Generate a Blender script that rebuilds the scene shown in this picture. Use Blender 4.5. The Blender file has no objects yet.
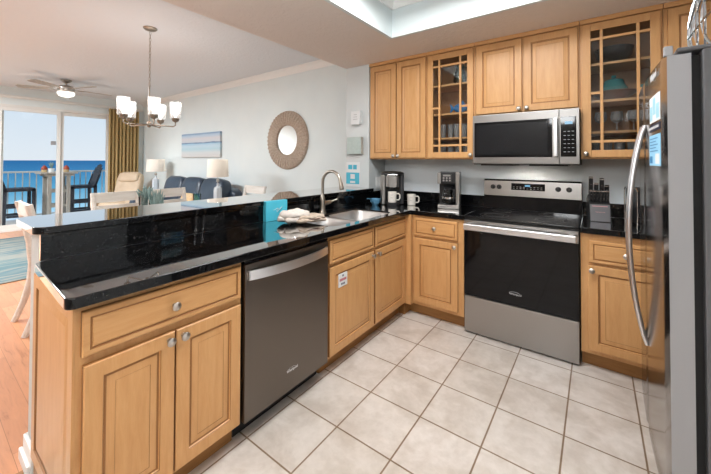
import bpy, bmesh, math, random
from mathutils import Vector, Matrix
PI = math.pi
random.seed(7)
S = bpy.context.scene
COL = S.collection

# ------------------------------------------------------------------ camera
cam_d = bpy.data.cameras.new('camera')
cam = bpy.data.objects.new('camera', cam_d); COL.objects.link(cam)
cam_d.sensor_width = 36.0
cam_d.lens = 328.0 / 711 * 36
cam_d.shift_y = -(237 - 155.84) / 711
cam_d.clip_start = 0.02; cam_d.clip_end = 60000
cam.matrix_world = (Matrix.Translation((1.9576, -3.2522, 1.3439)) @ Matrix.Rotation(0.6322, 4, 'Z')
                    @ Matrix.Rotation(PI / 2 + 0.0159, 4, 'X') @ Matrix.Rotation(0.0029, 4, 'Z'))
S.camera = cam

# ------------------------------------------------------------------ world (sky) and light
S.view_settings.view_transform = 'Standard'
S.view_settings.look = 'None'
S.view_settings.gamma = 1
S.view_settings.use_curve_mapping = False
S.view_settings.exposure = 0.12
W = bpy.data.worlds.new('sky'); S.world = W; W.use_nodes = True
wn = W.node_tree; wn.nodes.clear()
_o = wn.nodes.new('ShaderNodeOutputWorld'); _b = wn.nodes.new('ShaderNodeBackground')
_t = wn.nodes.new('ShaderNodeTexCoord'); _x = wn.nodes.new('ShaderNodeSeparateXYZ'); _r = wn.nodes.new('ShaderNodeValToRGB')
wn.links.new(_t.outputs['Generated'], _x.inputs[0]); wn.links.new(_x.outputs['Z'], _r.inputs[0])
e = _r.color_ramp.elements
e[0].position = 0.0; e[0].color = (0.82, 0.88, 0.95, 1)
e[1].position = 1.0; e[1].color = (0.16, 0.36, 0.75, 1)
n_ = e.new(0.16); n_.color = (0.66, 0.79, 0.93, 1)
n_ = e.new(0.45); n_.color = (0.30, 0.55, 0.88, 1)
wn.links.new(_r.outputs[0], _b.inputs[0]); _b.inputs[1].default_value = 0.90
wn.links.new(_b.outputs[0], _o.inputs[0])

def lamp(name, kind, loc, energy, color=(1, 1, 1), size=0.1, size_y=None, rot=(0, 0, 0), spread=None):
    d = bpy.data.lights.new(name, kind); d.energy = energy; d.color = color
    if kind == 'AREA':
        d.size = size
        if size_y: d.shape = 'RECTANGLE'; d.size_y = size_y
        else: d.shape = 'DISK'
        if spread: d.spread = spread
    elif kind == 'SUN': d.angle = size
    else: d.shadow_soft_size = size
    o = bpy.data.objects.new(name, d); COL.objects.link(o); o.location = loc; o.rotation_euler = rot
    return o
lamp('sun', 'SUN', (0, 0, 10), 2.5, (1, .97, .92), math.radians(1), rot=(math.radians(52), math.radians(3), 0))
# daylight portal at the glass door
_p = lamp('door_daylight', 'AREA', (-6.98, -1.75, 1.2), 1, size=2.5, size_y=2.35, rot=(0, -PI / 2, 0)); _p.data.cycles.is_portal = True
# added fill lamps without fixtures: kitchen tray, living side, behind the camera
lamp('kitchen_fill', 'AREA', (1.3, -1.66, 2.56), 43, (.96, .985, 1), 1.0, 0.7)  # added soft lamp in the tray opening, no fixture behind it
lamp('dining_fill', 'AREA', (-2.9, -4.2, 2.66), 70, (.91, .965, 1), 1.2, 1.2)  # added off-frame fill for the dining side
lamp('lounge_fill', 'AREA', (-4.6, -3.7, 2.66), 240, (.90, .96, 1), 1.2, 1.2)  # added off-frame fill that brightens the living walls
lamp('entry_bounce_fill', 'AREA', (1.0, -4.0, 1.75), 54, (.95, .98, 1), 0.7, 0.5, rot=(math.radians(180), 0, 0))  # added lamp aimed up at the soffit, like a bounced flash
lamp('entry_front_fill', 'AREA', (1.45, -4.8, 2.22), 12, (.96, .985, 1), 0.4, 0.3, rot=(math.radians(80), 0, 0))  # added flash-like lamp facing the cabinets from behind the camera
S.cycles.use_denoising = True
S.cycles.max_bounces = 10; S.cycles.diffuse_bounces = 5; S.cycles.glossy_bounces = 5
S.cycles.transparent_max_bounces = 16; S.cycles.transmission_bounces = 8
S.cycles.sample_clamp_indirect = 6.0
S.cycles.caustics_reflective = False; S.cycles.caustics_refractive = False

# ------------------------------------------------------------------ materials
def srgb(r, g, b):
    f = lambda c: (c / 255 / 12.92) if c / 255 <= .04045 else ((c / 255 + .055) / 1.055) ** 2.4
    return (f(r), f(g), f(b), 1)
def mat(name, col, rough=.5, metal=0, spec=.5, emit=None, estr=0, trans=0, ior=1.45, coat=0, alpha=1, aniso=0):
    m = bpy.data.materials.new(name); m.use_nodes = True
    p = m.node_tree.nodes['Principled BSDF']
    p.inputs['Base Color'].default_value = col
    p.inputs['Roughness'].default_value = rough; p.inputs['Metallic'].default_value = metal
    p.inputs['Specular IOR Level'].default_value = spec; p.inputs['IOR'].default_value = ior
    p.inputs['Transmission Weight'].default_value = trans
    p.inputs['Coat Weight'].default_value = coat; p.inputs['Alpha'].default_value = alpha
    p.inputs['Anisotropic'].default_value = aniso
    if emit: p.inputs['Emission Color'].default_value = emit; p.inputs['Emission Strength'].default_value = estr
    return m
def nodes(m): return m.node_tree.nodes, m.node_tree.links, m.node_tree.nodes['Principled BSDF']
def coords(m, scale=(1, 1, 1), loc=(0, 0, 0), kind='Object'):
    N, L, P = nodes(m)
    t = N.new('ShaderNodeTexCoord'); mp = N.new('ShaderNodeMapping')
    mp.inputs['Scale'].default_value = scale; mp.inputs['Location'].default_value = loc
    L.new(t.outputs[kind], mp.inputs[0]); return mp.outputs[0]
def ramp(m, fac, stops):
    N, L, P = nodes(m)
    r = N.new('ShaderNodeValToRGB'); el = r.color_ramp.elements
    while len(el) < len(stops): el.new(.5)
    for q, (p, c) in zip(el, stops): q.position = p; q.color = c
    L.new(fac, r.inputs[0]); return r.outputs[0]
def noise(m, vec, scale, detail=3, rough=.5, dist=0):
    N, L, P = nodes(m)
    n = N.new('ShaderNodeTexNoise'); n.inputs['Scale'].default_value = scale; n.inputs['Detail'].default_value = detail
    n.inputs['Roughness'].default_value = rough; n.inputs['Distortion'].default_value = dist
    L.new(vec, n.inputs['Vector']); return n.outputs['Fac']
def bump(m, h, strength=.2, dist=.002):
    N, L, P = nodes(m)
    b = N.new('ShaderNodeBump'); b.inputs['Strength'].default_value = strength; b.inputs['Distance'].default_value = dist
    L.new(h, b.inputs['Height']); L.new(b.outputs[0], P.inputs['Normal'])
def mixc(m, fac, a, b, mode='MIX'):
    N, L, P = nodes(m)
    x = N.new('ShaderNodeMix'); x.data_type = 'RGBA'; x.blend_type = mode
    for s, v in ((x.inputs[0], fac), (x.inputs[6], a), (x.inputs[7], b)):
        if hasattr(v, 'is_linked'): L.new(v, s)
        else: s.default_value = v
    return x.outputs[2]
def mottled(name, c1, c2, scale, rough=.5, metal=0, stretch=(1, 1, 1), detail=3, bmp=0, **k):
    m = mat(name, c1, rough, metal, **k)
    n = noise(m, coords(m, stretch), scale, detail)
    N, L, P = nodes(m)
    L.new(ramp(m, n, [(.3, c1), (.7, c2)]), P.inputs['Base Color'])
    if bmp: bump(m, n, bmp)
    return m
def wood(name, stretch, c1, c2, c3, rough=.38):
    m = mat(name, c1, rough, spec=.45)
    N, L, P = nodes(m); v = coords(m, stretch)
    a = noise(m, v, 6, 5, .6, .6); b = noise(m, coords(m, tuple(s * 4 for s in stretch)), 9, 3, .6)
    c = ramp(m, a, [(.28, c1), (.5, c2), (.75, c3)])
    c = mixc(m, .08, c, ramp(m, b, [(.35, (.55, .5, .45, 1)), (.65, (1, 1, 1, 1))]), 'MULTIPLY')
    L.new(c, P.inputs['Base Color']); return m
M = {}
_c = (srgb(197, 145, 92), srgb(204, 154, 101), srgb(210, 162, 110))
M['maple'] = wood('maple_vertical', (6, 6, .7), *_c)
M['maple_h'] = wood('maple_horizontal', (.7, 6, 6), *_c)
M['glaze'] = mat('dark_glaze', srgb(150, 102, 56), .45)
M['toe'] = wood('toe_kick_wood', (.7, 6, 6), srgb(140, 98, 52), srgb(155, 110, 62), srgb(165, 120, 70), .5)
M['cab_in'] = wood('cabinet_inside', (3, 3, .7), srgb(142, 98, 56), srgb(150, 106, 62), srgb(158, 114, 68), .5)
def granite():
    m = mat('black_granite', (.008, .008, .009, 1), .045, spec=.5, ior=1.5)
    N, L, P = nodes(m); v = coords(m)
    a = noise(m, v, 130, 2, .7); b = noise(m, v, 40, 3, .6)
    ca = ramp(m, a, [(.54, (.005, .005, .006, 1)), (.64, (.022, .023, .025, 1)), (.76, (.10, .10, .10, 1))])
    cb = ramp(m, b, [(.45, (.3, .3, .3, 1)), (.7, (1, 1, 1, 1))])
    L.new(mixc(m, 1.0, ca, cb, 'MULTIPLY'), P.inputs['Base Color'])
    P.inputs['Specular IOR Level'].default_value = 0; P.inputs['Roughness'].default_value = .5
    f = N.new('ShaderNodeFresnel'); f.inputs[0].default_value = 1.5
    g = N.new('ShaderNodeBsdfGlossy'); g.inputs['Roughness'].default_value = .03; g.inputs['Color'].default_value = (1, 1, 1, 1)
    x = N.new('ShaderNodeMixShader'); o = N['Material Output']
    L.new(ramp(m, f.outputs[0], [(0, (0, 0, 0, 1)), (.04, (.03, .03, .03, 1)), (.12, (.17, .17, .17, 1)), (.40, (.80, .80, .80, 1)), (1, (1, 1, 1, 1))]), x.inputs[0])
    L.new(P.outputs[0], x.inputs[1]); L.new(g.outputs[0], x.inputs[2]); L.new(x.outputs[0], o.inputs[0])
    return m
M['granite'] = granite()
def steel(name, col, rough, stretch=(.6, 40, 40)):
    m = mat(name, col, rough, 1.0)
    return m
M['steel'] = steel('brushed_steel', (.38, .365, .35, 1), .30)
M['steel_m'] = steel('microwave_steel', (.29, .28, .27, 1), .32)
M['steel_d'] = steel('slate_steel', (.18, .16, .14, 1), .34)
M['steel_f'] = steel('fridge_steel', (.36, .34, .325, 1), .16, (40, 40, .6))
M['chrome'] = mat('chrome', (.75, .75, .76, 1), .12, 1)
M['bronze'] = mat('aged_nickel', (.32, .27, .22, 1), .35, 1)
M['bronze2'] = mat('brushed_bronze_nickel', (.40, .36, .31, 1), .3, 1)
M['sink'] = mat('sink_steel', (.62, .61, .60, 1), .38, 1)
M['satin'] = mat('satin_handle', (.82, .82, .84, 1), .32, 1)
M['nickel'] = mat('brushed_nickel', (.50, .46, .42, 1), .28, 1)
M['fridge_edge'] = mat('grey_door_edge', srgb(158, 158, 160), .42, .25)
M['fridge_side'] = mat('fridge_side_grey', srgb(96, 96, 98), .5, .1)
M['blk_gloss'] = mat('black_glass', (.003, .003, .004, 1), .05, spec=.35)
M['blk'] = mat('black_plastic', (.012, .012, .013, 1), .35)
M['blk_rub'] = mat('black_gasket', (.02, .02, .021, 1), .7)
M['dk_grey'] = mat('dark_grey_metal', (.05, .05, .052, 1), .45, .3)
M['mw_glass'] = mat('microwave_window', (.010, .011, .013, 1), .06)
M['mark'] = mat('grey_marking', (.33, .33, .34, 1), .4)
M['mark_l'] = mat('light_marking', (.7, .7, .7, 1), .4)
M['mark_d'] = mat('faint_marking', (.07, .07, .07, 1), .4)
M['disp'] = mat('display_glow', (.01, .03, .05, 1), .2, emit=(.25, .6, .9, 1), estr=.6)
M['wall'] = mottled('pale_wall_paint', srgb(224, 232, 232), srgb(219, 228, 229), 3, .62)
M['wall_w'] = mat('white_wall_paint', srgb(206, 211, 211), .6)
M['wall_k'] = mottled('kitchen_wall_paint', srgb(238, 244, 247), srgb(234, 241, 245), 3, .55)
M['trim'] = mat('white_trim', srgb(240, 240, 238), .4)
def knock(name, c):
    m = mat(name, c, .8)
    v = coords(m); a = noise(m, v, 22, 4, .6, .4)
    bump(m, ramp(m, a, [(.46, (0, 0, 0, 1)), (.56, (1, 1, 1, 1))]), .35, .004)
    return m
M['ceil'] = knock('ceiling_paint', srgb(226, 230, 234))
M['soffit'] = knock('soffit_paint', srgb(232, 224, 217))
M['white_gl'] = mat('white_gloss', srgb(238, 238, 236), .2)
def tile():
    m = mat('floor_tile', srgb(200, 188, 172), .33)
    N, L, P = nodes(m)
    b = N.new('ShaderNodeTexBrick'); b.offset = 0; b.squash = 1
    b.inputs['Scale'].default_value = 1; b.inputs['Brick Width'].default_value = .31; b.inputs['Row Height'].default_value = .31
    b.inputs['Mortar Size'].default_value = .0045; b.inputs['Mortar Smooth'].default_value = .25; b.inputs['Bias'].default_value = 0
    L.new(coords(m, loc=(-.582 + .31 * 20, 1.95 + .31 * 20, 0)), b.inputs['Vector'])
    b.inputs['Color1'].default_value = srgb(222, 214, 207); b.inputs['Color2'].default_value = srgb(210, 201, 192)
    b.inputs['Mortar'].default_value = srgb(142, 120, 98)
    v = coords(m)
    n1 = noise(m, v, 5, 6, .62, .3); n2 = noise(m, v, 22, 5, .6)
    c = mixc(m, .75, b.outputs['Color'], ramp(m, n1, [(.36, (.74, .70, .66, 1)), (.58, (1, 1, 1, 1))]), 'MULTIPLY')
    c = mixc(m, .55, c, ramp(m, n2, [(.3, (.82, .80, .77, 1)), (.65, (1, 1, 1, 1))]), 'MULTIPLY')
    L.new(c, P.inputs['Base Color'])
    inv = ramp(m, b.outputs['Fac'], [(0, (1, 1, 1, 1)), (1, (0, 0, 0, 1))])
    bump(m, inv, .5, .003)
    return m
M['tile'] = tile()
def plank():
    m = mat('oak_floor', srgb(190, 130, 85), .28)
    N, L, P = nodes(m)
    b = N.new('ShaderNodeTexBrick'); b.offset = .37; b.squash = 1
    b.inputs['Scale'].default_value = 1; b.inputs['Brick Width'].default_value = 1.1; b.inputs['Row Height'].default_value = .11
    b.inputs['Mortar Size'].default_value = .0012; b.inputs['Mortar Smooth'].default_value = .1
    L.new(coords(m, loc=(20, 20, 0)), b.inputs['Vector'])
    b.inputs['Color1'].default_value = srgb(206, 148, 110); b.inputs['Color2'].default_value = srgb(188, 128, 92)
    b.inputs['Mortar'].default_value = srgb(160, 108, 74)
    n = noise(m, coords(m, (1.2, 10, 1)), 4, 6, .65, .8)
    c = mixc(m, .8, b.outputs['Color'], ramp(m, n, [(.28, (.62, .5, .42, 1)), (.42, (.95, .93, .9, 1)), (.7, (1.12, 1.1, 1.06, 1))]), 'MULTIPLY')
    L.new(c, P.inputs['Base Color'])
    return m
M['oak'] = plank()
def thin_glass(name, tint=(1, 1, 1, 1), ior=1.45):
    m = bpy.data.materials.new(name); m.use_nodes = True
    N, L = m.node_tree.nodes, m.node_tree.links; N.clear()
    o = N.new('ShaderNodeOutputMaterial'); t = N.new('ShaderNodeBsdfTransparent'); g = N.new('ShaderNodeBsdfGlossy')
    x = N.new('ShaderNodeMixShader'); f = N.new('ShaderNodeFresnel'); f.inputs[0].default_value = ior
    t.inputs[0].default_value = tint; g.inputs['Roughness'].default_value = .01
    L.new(f.outputs[0], x.inputs[0]); L.new(t.outputs[0], x.inputs[1]); L.new(g.outputs[0], x.inputs[2]); L.new(x.outputs[0], o.inputs[0])
    return m
M['pane'] = thin_glass('clear_pane', (.97, .98, .98, 1))
M['door_pane'] = thin_glass('door_pane', (.98, .99, .99, 1), 1.15)
M['tumbler'] = thin_glass('tumbler_glass', (.965, .97, .97, 1), 1.6)
M['teal_gl'] = thin_glass('teal_glass', (.62, .86, .90, 1))
M['smoke_gl'] = thin_glass('smoke_glass', (.28, .30, .32, 1))
def trans(name, col, w=.5):
    m = mat(name, col, .8)
    N, L, P = nodes(m); o = N['Material Output']; t = N.new('ShaderNodeBsdfTranslucent'); x = N.new('ShaderNodeMixShader')
    t.inputs[0].default_value = col; x.inputs[0].default_value = w
    L.new(P.outputs[0], x.inputs[1]); L.new(t.outputs[0], x.inputs[2]); L.new(x.outputs[0], o.inputs[0])
    return m
M['shade'] = trans('linen_shade', srgb(246, 242, 236), .4)
def seeded():
    m = trans('seeded_glass', (.92, .92, .92, 1), .5)
    N, L, P = nodes(m); o = N['Material Output']; src = o.inputs[0].links[0].from_socket
    t = N.new('ShaderNodeBsdfTransparent'); x = N.new('ShaderNodeMixShader'); x.inputs[0].default_value = .2
    L.new(t.outputs[0], x.inputs[1]); L.new(src, x.inputs[2]); L.new(x.outputs[0], o.inputs[0]); return m
M['seeded'] = seeded()
def drink():
    m = thin_glass('lightened_drinking_glass', (.97, .98, .98, 1), 1.5)
    N, L = m.node_tree.nodes, m.node_tree.links; o = [n for n in N if n.type == 'OUTPUT_MATERIAL'][0]; src = o.inputs[0].links[0].from_socket
    t = N.new('ShaderNodeBsdfTranslucent'); t.inputs[0].default_value = (.9, .92, .93, 1); d = N.new('ShaderNodeBsdfDiffuse'); d.inputs[0].default_value = (.9, .92, .93, 1)
    a = N.new('ShaderNodeMixShader'); L.new(t.outputs[0], a.inputs[1]); L.new(d.outputs[0], a.inputs[2])
    x = N.new('ShaderNodeMixShader'); x.inputs[0].default_value = .26  # white mixed into the clear glass in place of highlights from the room
    L.new(src, x.inputs[1]); L.new(a.outputs[0], x.inputs[2]); L.new(x.outputs[0], o.inputs[0]); return m
M['tumbler'] = drink()
M['bulb'] = mat('lit_bulb', (1, 1, 1, 1), .4, emit=(1, .95, .88, 1), estr=1.8)
M['frost'] = mat('lit_frosted_bowl', (1, 1, 1, 1), .4, emit=(1, .94, .86, 1), estr=1.25)
M['curtain'] = mottled('olive_tan_curtain', srgb(184, 160, 112), srgb(168, 144, 98), 30, .8, stretch=(3, 3, .3))
M['navy'] = mottled('navy_leather', srgb(40, 52, 66), srgb(54, 68, 84), 4, .32)
M['tan'] = mottled('tan_leather', srgb(206, 186, 160), srgb(190, 168, 142), 5, .5)
M['whitewash'] = wood('whitewashed_wood', (.7, 5, 5), srgb(212, 205, 196), srgb(226, 221, 214), srgb(236, 232, 227), .55)
M['grey_wood'] = wood('weathered_grey_wood', (5, 5, .7), srgb(150, 142, 132), srgb(170, 162, 152), srgb(184, 177, 168), .6)
M['blk_wood'] = mottled('dark_painted_wood', srgb(38, 40, 48), srgb(50, 52, 60), 8, .55)
M['alu'] = mat('white_aluminium', srgb(226, 226, 222), .4, .1)
M['rail'] = mat('railing_paint', srgb(205, 205, 200), .5)
M['concrete'] = mottled('balcony_concrete', srgb(205, 200, 192), srgb(190, 186, 178), 4, .8)
M['teal'] = mottled('turquoise_card', srgb(74, 184, 208), srgb(84, 192, 214), 6, .45)
M['teal_d'] = mat('turquoise_print', srgb(72, 176, 200), .5)
M['paper'] = mat('white_paper', srgb(222, 224, 224), .6)
M['ink'] = mat('dark_ink', srgb(70, 62, 90), .6)
M['red_ink'] = mat('red_ink', srgb(178, 70, 84), .6)
M['mugw'] = mat('cream_ceramic', srgb(232, 226, 216), .25)
M['blue_cer'] = mat('blue_ceramic', srgb(96, 150, 184), .25)
M['bl_orn'] = mat('bright_blue_glaze', srgb(34, 112, 168), .2)
M['teal_cer'] = mat('teal_glaze', srgb(36, 112, 112), .2)
M['brn_cer'] = mat('brown_glaze', srgb(90, 56, 46), .3)
M['green'] = mottled('leaf_green', srgb(100, 126, 122), srgb(150, 172, 170), 12, .55)
M['terra'] = mat('rust_glaze', srgb(160, 66, 40), .5)
M['sandc'] = mat('tan_base', srgb(200, 172, 130), .6)
M['mirror'] = mat('mirror_silver', (.92, .93, .93, 1), .02, 1)
M['wicker'] = mottled('whitewashed_wicker', srgb(196, 180, 164), srgb(160, 142, 126), 60, .8, stretch=(1, 1, 1), bmp=.4)
M['cloth'] = mottled('cream_cloth', srgb(214, 206, 198), srgb(196, 186, 176), 30, .9, bmp=.3)
M['cloth_t'] = mottled('tan_cloth', srgb(196, 180, 164), srgb(168, 150, 132), 40, .9, bmp=.2)
M['orange_lamp'] = mat('amber_wood', srgb(196, 150, 96), .5)

# ------------------------------------------------------------------ mesh helpers
def merge(bm, t, mi=None, mx=None):
    vm = {}
    for v in t.verts: vm[v] = bm.verts.new(mx @ v.co if mx else v.co)
    for f in t.faces:
        try: nf = bm.faces.new([vm[v] for v in f.verts])
        except ValueError: continue
        nf.material_index = f.material_index if mi is None else mi
    t.free()
def BM(): return bmesh.new()
def box(bm, x0, x1, y0, y1, z0, z1, b=0, mi=0, seg=2, mx=None):
    t = bmesh.new(); bmesh.ops.create_cube(t, size=1)
    for v in t.verts:
        v.co = Vector(((x0 + x1) / 2 + v.co.x * (x1 - x0), (y0 + y1) / 2 + v.co.y * (y1 - y0), (z0 + z1) / 2 + v.co.z * (z1 - z0)))
    if b: bmesh.ops.bevel(t, geom=t.edges[:], offset=b, segments=seg, profile=.5, affect='EDGES', material=-1)
    merge(bm, t, mi, mx)
def beam(bm, p0, p1, w, h, b=0, mi=0, up=(0, 0, 1)):
    p0, p1 = Vector(p0), Vector(p1); d = p1 - p0; L = d.length; z = d.normalized()
    u = Vector(up); x = u.cross(z)
    if x.length < 1e-4: x = Vector((1, 0, 0)).cross(z)
    x.normalize(); y = z.cross(x)
    mx = Matrix.Translation(p0) @ Matrix((x, y, z)).transposed().to_4x4()
    box(bm, -w / 2, w / 2, -h / 2, h / 2, 0, L, b, mi, mx=mx)
def lathe(bm, prof, c=(0, 0, 0), seg=24, mi=0, axis='z', closed=False, mx=None):
    t = bmesh.new(); rings = []
    for r, h in prof:
        if r < 1e-6: rings.append([t.verts.new((0, 0, h))])
        else: rings.append([t.verts.new((r * math.cos(2 * PI * k / seg), r * math.sin(2 * PI * k / seg), h)) for k in range(seg)])
    prs = list(zip(rings, rings[1:]))
    if closed: prs.append((rings[-1], rings[0]))
    for a, b in prs:
        for k in range(seg):
            j = (k + 1) % seg
            if len(a) == 1 and len(b) == 1: continue
            if len(a) == 1: t.faces.new([a[0], b[j], b[k]])
            elif len(b) == 1: t.faces.new([a[k], a[j], b[0]])
            else: t.faces.new([a[k], a[j], b[j], b[k]])
    if not closed:
        if len(rings[0]) > 1: t.faces.new(rings[0][::-1])
        if len(rings[-1]) > 1: t.faces.new(rings[-1])
    R = {'z': Matrix.Identity(4), 'y': Matrix.Rotation(PI / 2, 4, 'X'), 'x': Matrix.Rotation(PI / 2, 4, 'Y')}[axis]   # 'y': +h goes to -y
    X = Matrix.Translation(c) @ R
    merge(bm, t, mi, mx @ X if mx else X)
def cyl(bm, p0, p1, r, r2=None, seg=14, mi=0):
    p0, p1 = Vector(p0), Vector(p1); d = p1 - p0
    q = Vector((0, 0, 1)).rotation_difference(d.normalized()).to_matrix().to_4x4()
    lathe(bm, [(r, 0), (r if r2 is None else r2, d.length)], seg=seg, mi=mi, mx=Matrix.Translation(p0) @ q)
def tube(bm, pts, r, seg=10, mi=0, closed=False, sx=1, sy=1):
    pts = [Vector(p) for p in pts]; n = len(pts); t = bmesh.new(); rings = []
    rs = r if isinstance(r, (list, tuple)) else [r] * n
    prev = None
    for i, p in enumerate(pts):
        if closed: d = pts[(i + 1) % n] - pts[i - 1]
        else: d = pts[min(i + 1, n - 1)] - pts[max(i - 1, 0)]
        d.normalize()
        if prev is None:
            a = Vector((0, 0, 1)) if abs(d.z) < .9 else Vector((1, 0, 0))
            x = a.cross(d).normalized()
        else: x = (prev - d * prev.dot(d)).normalized()
        prev = x; y = d.cross(x)
        rings.append([t.verts.new(p + rs[i] * (sx * math.cos(2 * PI * k / seg) * x + sy * math.sin(2 * PI * k / seg) * y)) for k in range(seg)])
    prs = list(zip(rings, rings[1:]))
    if closed: prs.append((rings[-1], rings[0]))
    for a, b in prs:
        for k in range(seg):
            j = (k + 1) % seg; t.faces.new([a[k], a[j], b[j], b[k]])
    if not closed: t.faces.new(rings[0][::-1]); t.faces.new(rings[-1])
    merge(bm, t, mi)
def prism(bm, poly, z0, z1, mi=0, b=0, mx=None, seg=3):
    t = bmesh.new(); lo = [t.verts.new((x, y, z0)) for x, y in poly]; hi = [t.verts.new((x, y, z1)) for x, y in poly]
    t.faces.new(lo[::-1]); t.faces.new(hi); n = len(poly)
    for k in range(n): t.faces.new([lo[k], lo[(k + 1) % n], hi[(k + 1) % n], hi[k]])
    if b:
        es = [e_ for e_ in t.edges if abs(e_.verts[0].co.z - e_.verts[1].co.z) < 1e-7]
        bmesh.ops.bevel(t, geom=es, offset=b, segments=seg, profile=.5, affect='EDGES', material=-1)
    merge(bm, t, mi, mx)
def superell(bm, c, s, e1=.4, e2=.4, nu=28, nv=16, mi=0, mx=None, warp=None):
    sg = lambda v, p: math.copysign(abs(v) ** p, v)
    t = bmesh.new(); rings = []
    for i in range(nv + 1):
        ph = -PI / 2 + PI * i / nv
        cz, sz = sg(math.cos(ph), e1), sg(math.sin(ph), e1)
        if i in (0, nv): pts = [Vector((0, 0, sz))]
        else: pts = [Vector((cz * sg(math.cos(2 * PI * k / nu), e2), cz * sg(math.sin(2 * PI * k / nu), e2), sz)) for k in range(nu)]
        out = []
        for p in pts:
            p = Vector((p.x * s[0], p.y * s[1], p.z * s[2]))
            if warp: p = warp(p)
            out.append(t.verts.new(p + Vector(c)))
        rings.append(out)
    for a, b in zip(rings, rings[1:]):
        for k in range(nu):
            j = (k + 1) % nu
            if len(a) == 1: t.faces.new([a[0], b[j], b[k]])
            elif len(b) == 1: t.faces.new([a[k], a[j], b[0]])
            else: t.faces.new([a[k], a[j], b[j], b[k]])
    merge(bm, t, mi, mx)
def rings_panel(bm, x0, x1, z0, z1, prof, mis):
    """concentric rectangles in the xz plane; prof = [(inset, y)...], front towards -y"""
    t = bmesh.new(); R = []
    for ins, y in prof:
        R.append([t.verts.new(p) for p in ((x0 + ins, y, z0 + ins), (x1 - ins, y, z0 + ins), (x1 - ins, y, z1 - ins), (x0 + ins, y, z1 - ins))])
    t.faces.new(R[0][::-1])
    for i, (a, b) in enumerate(zip(R, R[1:])):
        for k in range(4):
            f = t.faces.new([a[k], a[(k + 1) % 4], b[(k + 1) % 4], b[k]]); f.material_index = mis[i]
    f = t.faces.new(R[-1]); f.material_index = mis[-1]
    merge(bm, t)
def rrect(x0, x1, y0, y1, r, n=5, corners=(1, 1, 1, 1)):
    out = []
    for (cx, cy, a0), on in zip(((x0, y0, PI), (x1, y0, 1.5 * PI), (x1, y1, 0), (x0, y1, .5 * PI)), corners):
        if not on: out.append((cx, cy)); continue
        ox = cx + (r if cx == x0 else -r); oy = cy + (r if cy == y0 else -r)
        for k in range(n + 1):
            a = a0 + PI / 2 * k / n; out.append((ox + r * math.cos(a), oy + r * math.sin(a)))
    return out
def plate(bm, outer, holes, z0, z1, b=0, mi=0):
    """flat slab from an outer polygon with holes"""
    t = bmesh.new(); es = []; loops = []
    for lp in [outer] + holes:
        vs = [t.verts.new((x, y, z1)) for x, y in lp]; loops.append(vs)
        es += [t.edges.new((vs[k], vs[(k + 1) % len(vs)])) for k in range(len(vs))]
    bmesh.ops.triangle_fill(t, edges=es, use_beauty=True, use_dissolve=False)
    ex = bmesh.ops.extrude_face_region(t, geom=t.faces[:])
    for v in [g for g in ex['geom'] if isinstance(g, bmesh.types.BMVert)]: v.co.z = z0
    bmesh.ops.recalc_face_normals(t, faces=t.faces[:])
    if b:
        be = [e_ for e_ in t.edges if len(e_.link_faces) == 2 and abs(e_.verts[0].co.z - e_.verts[1].co.z) < 1e-7
              and abs(e_.link_faces[0].normal.dot(e_.link_faces[1].normal)) < .5]
        bmesh.ops.bevel(t, geom=be, offset=b, segments=3, profile=.5, affect='EDGES', material=-1)
    merge(bm, t, mi)
def text_bm(body, size, ext=.0006):
    cu = bpy.data.curves.new('t', 'FONT'); cu.body = body; cu.size = size; cu.extrude = ext; cu.align_x = 'CENTER'; cu.align_y = 'CENTER'
    o = bpy.data.objects.new('t', cu); COL.objects.link(o)
    me = o.evaluated_get(bpy.context.evaluated_depsgraph_get()).to_mesh()
    t = bmesh.new(); t.from_mesh(me)
    bpy.data.objects.remove(o); bpy.data.curves.remove(cu)
    return t
UP = Matrix.Rotation(PI / 2, 4, 'X')          # a flat xy drawing stands up, facing -y
def put_text(bm, body, size, c, mi=0): merge(bm, text_bm(body, size), mi, Matrix.Translation(c) @ UP)

# ------------------------------------------------------------------ object helpers
def obj(name, bm, m, parent=None, kind=None, smooth=36, label=None):
    bmesh.ops.recalc_face_normals(bm, faces=bm.faces[:])
    me = bpy.data.meshes.new(name); bm.to_mesh(me); bm.free()
    for x in (m if isinstance(m, (list, tuple)) else [m]): me.materials.append(x)
    me.polygons.foreach_set('use_smooth', [True] * len(me.polygons))
    me.set_sharp_from_angle(angle=math.radians(smooth))
    o = bpy.data.objects.new(name, me); COL.objects.link(o)
    wm = o.modifiers.new('normals', 'WEIGHTED_NORMAL'); wm.keep_sharp = True; wm.weight = 80
    if parent: o.parent = parent
    if kind: o['kind'] = kind
    if label: o['label'] = label
    return o
def struct(name, bm, m): return obj(name, bm, m, kind='structure')
def tag(o, label, cat, group=None):
    o['label'] = label; o['category'] = cat
    if group: o['group'] = group
    return o
def thing(name, label, cat, loc=(0, 0, 0), rz=0, group=None):
    o = bpy.data.objects.new(name, None); COL.objects.link(o); o.empty_display_size = .05
    o.location = loc; o.rotation_euler = (0, 0, rz)
    return tag(o, label, cat, group)
def solo(name, bm, m, label, cat, loc=(0, 0, 0), rz=0, group=None):
    o = obj(name, bm, m); o.location = loc; o.rotation_euler = (0, 0, rz)
    return tag(o, label, cat, group)
def dup(o, loc, rz, label, group=None, scale=None):
    def rec(a, par):
        c = a.copy(); COL.objects.link(c)
        if par: c.parent = par
        for ch in a.children: rec(ch, c)
        return c
    c = rec(o, None); c.location = loc; c.rotation_euler = (0, 0, rz); c['label'] = label
    if group: c['group'] = group
    if scale: c.scale = scale
    return c

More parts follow.
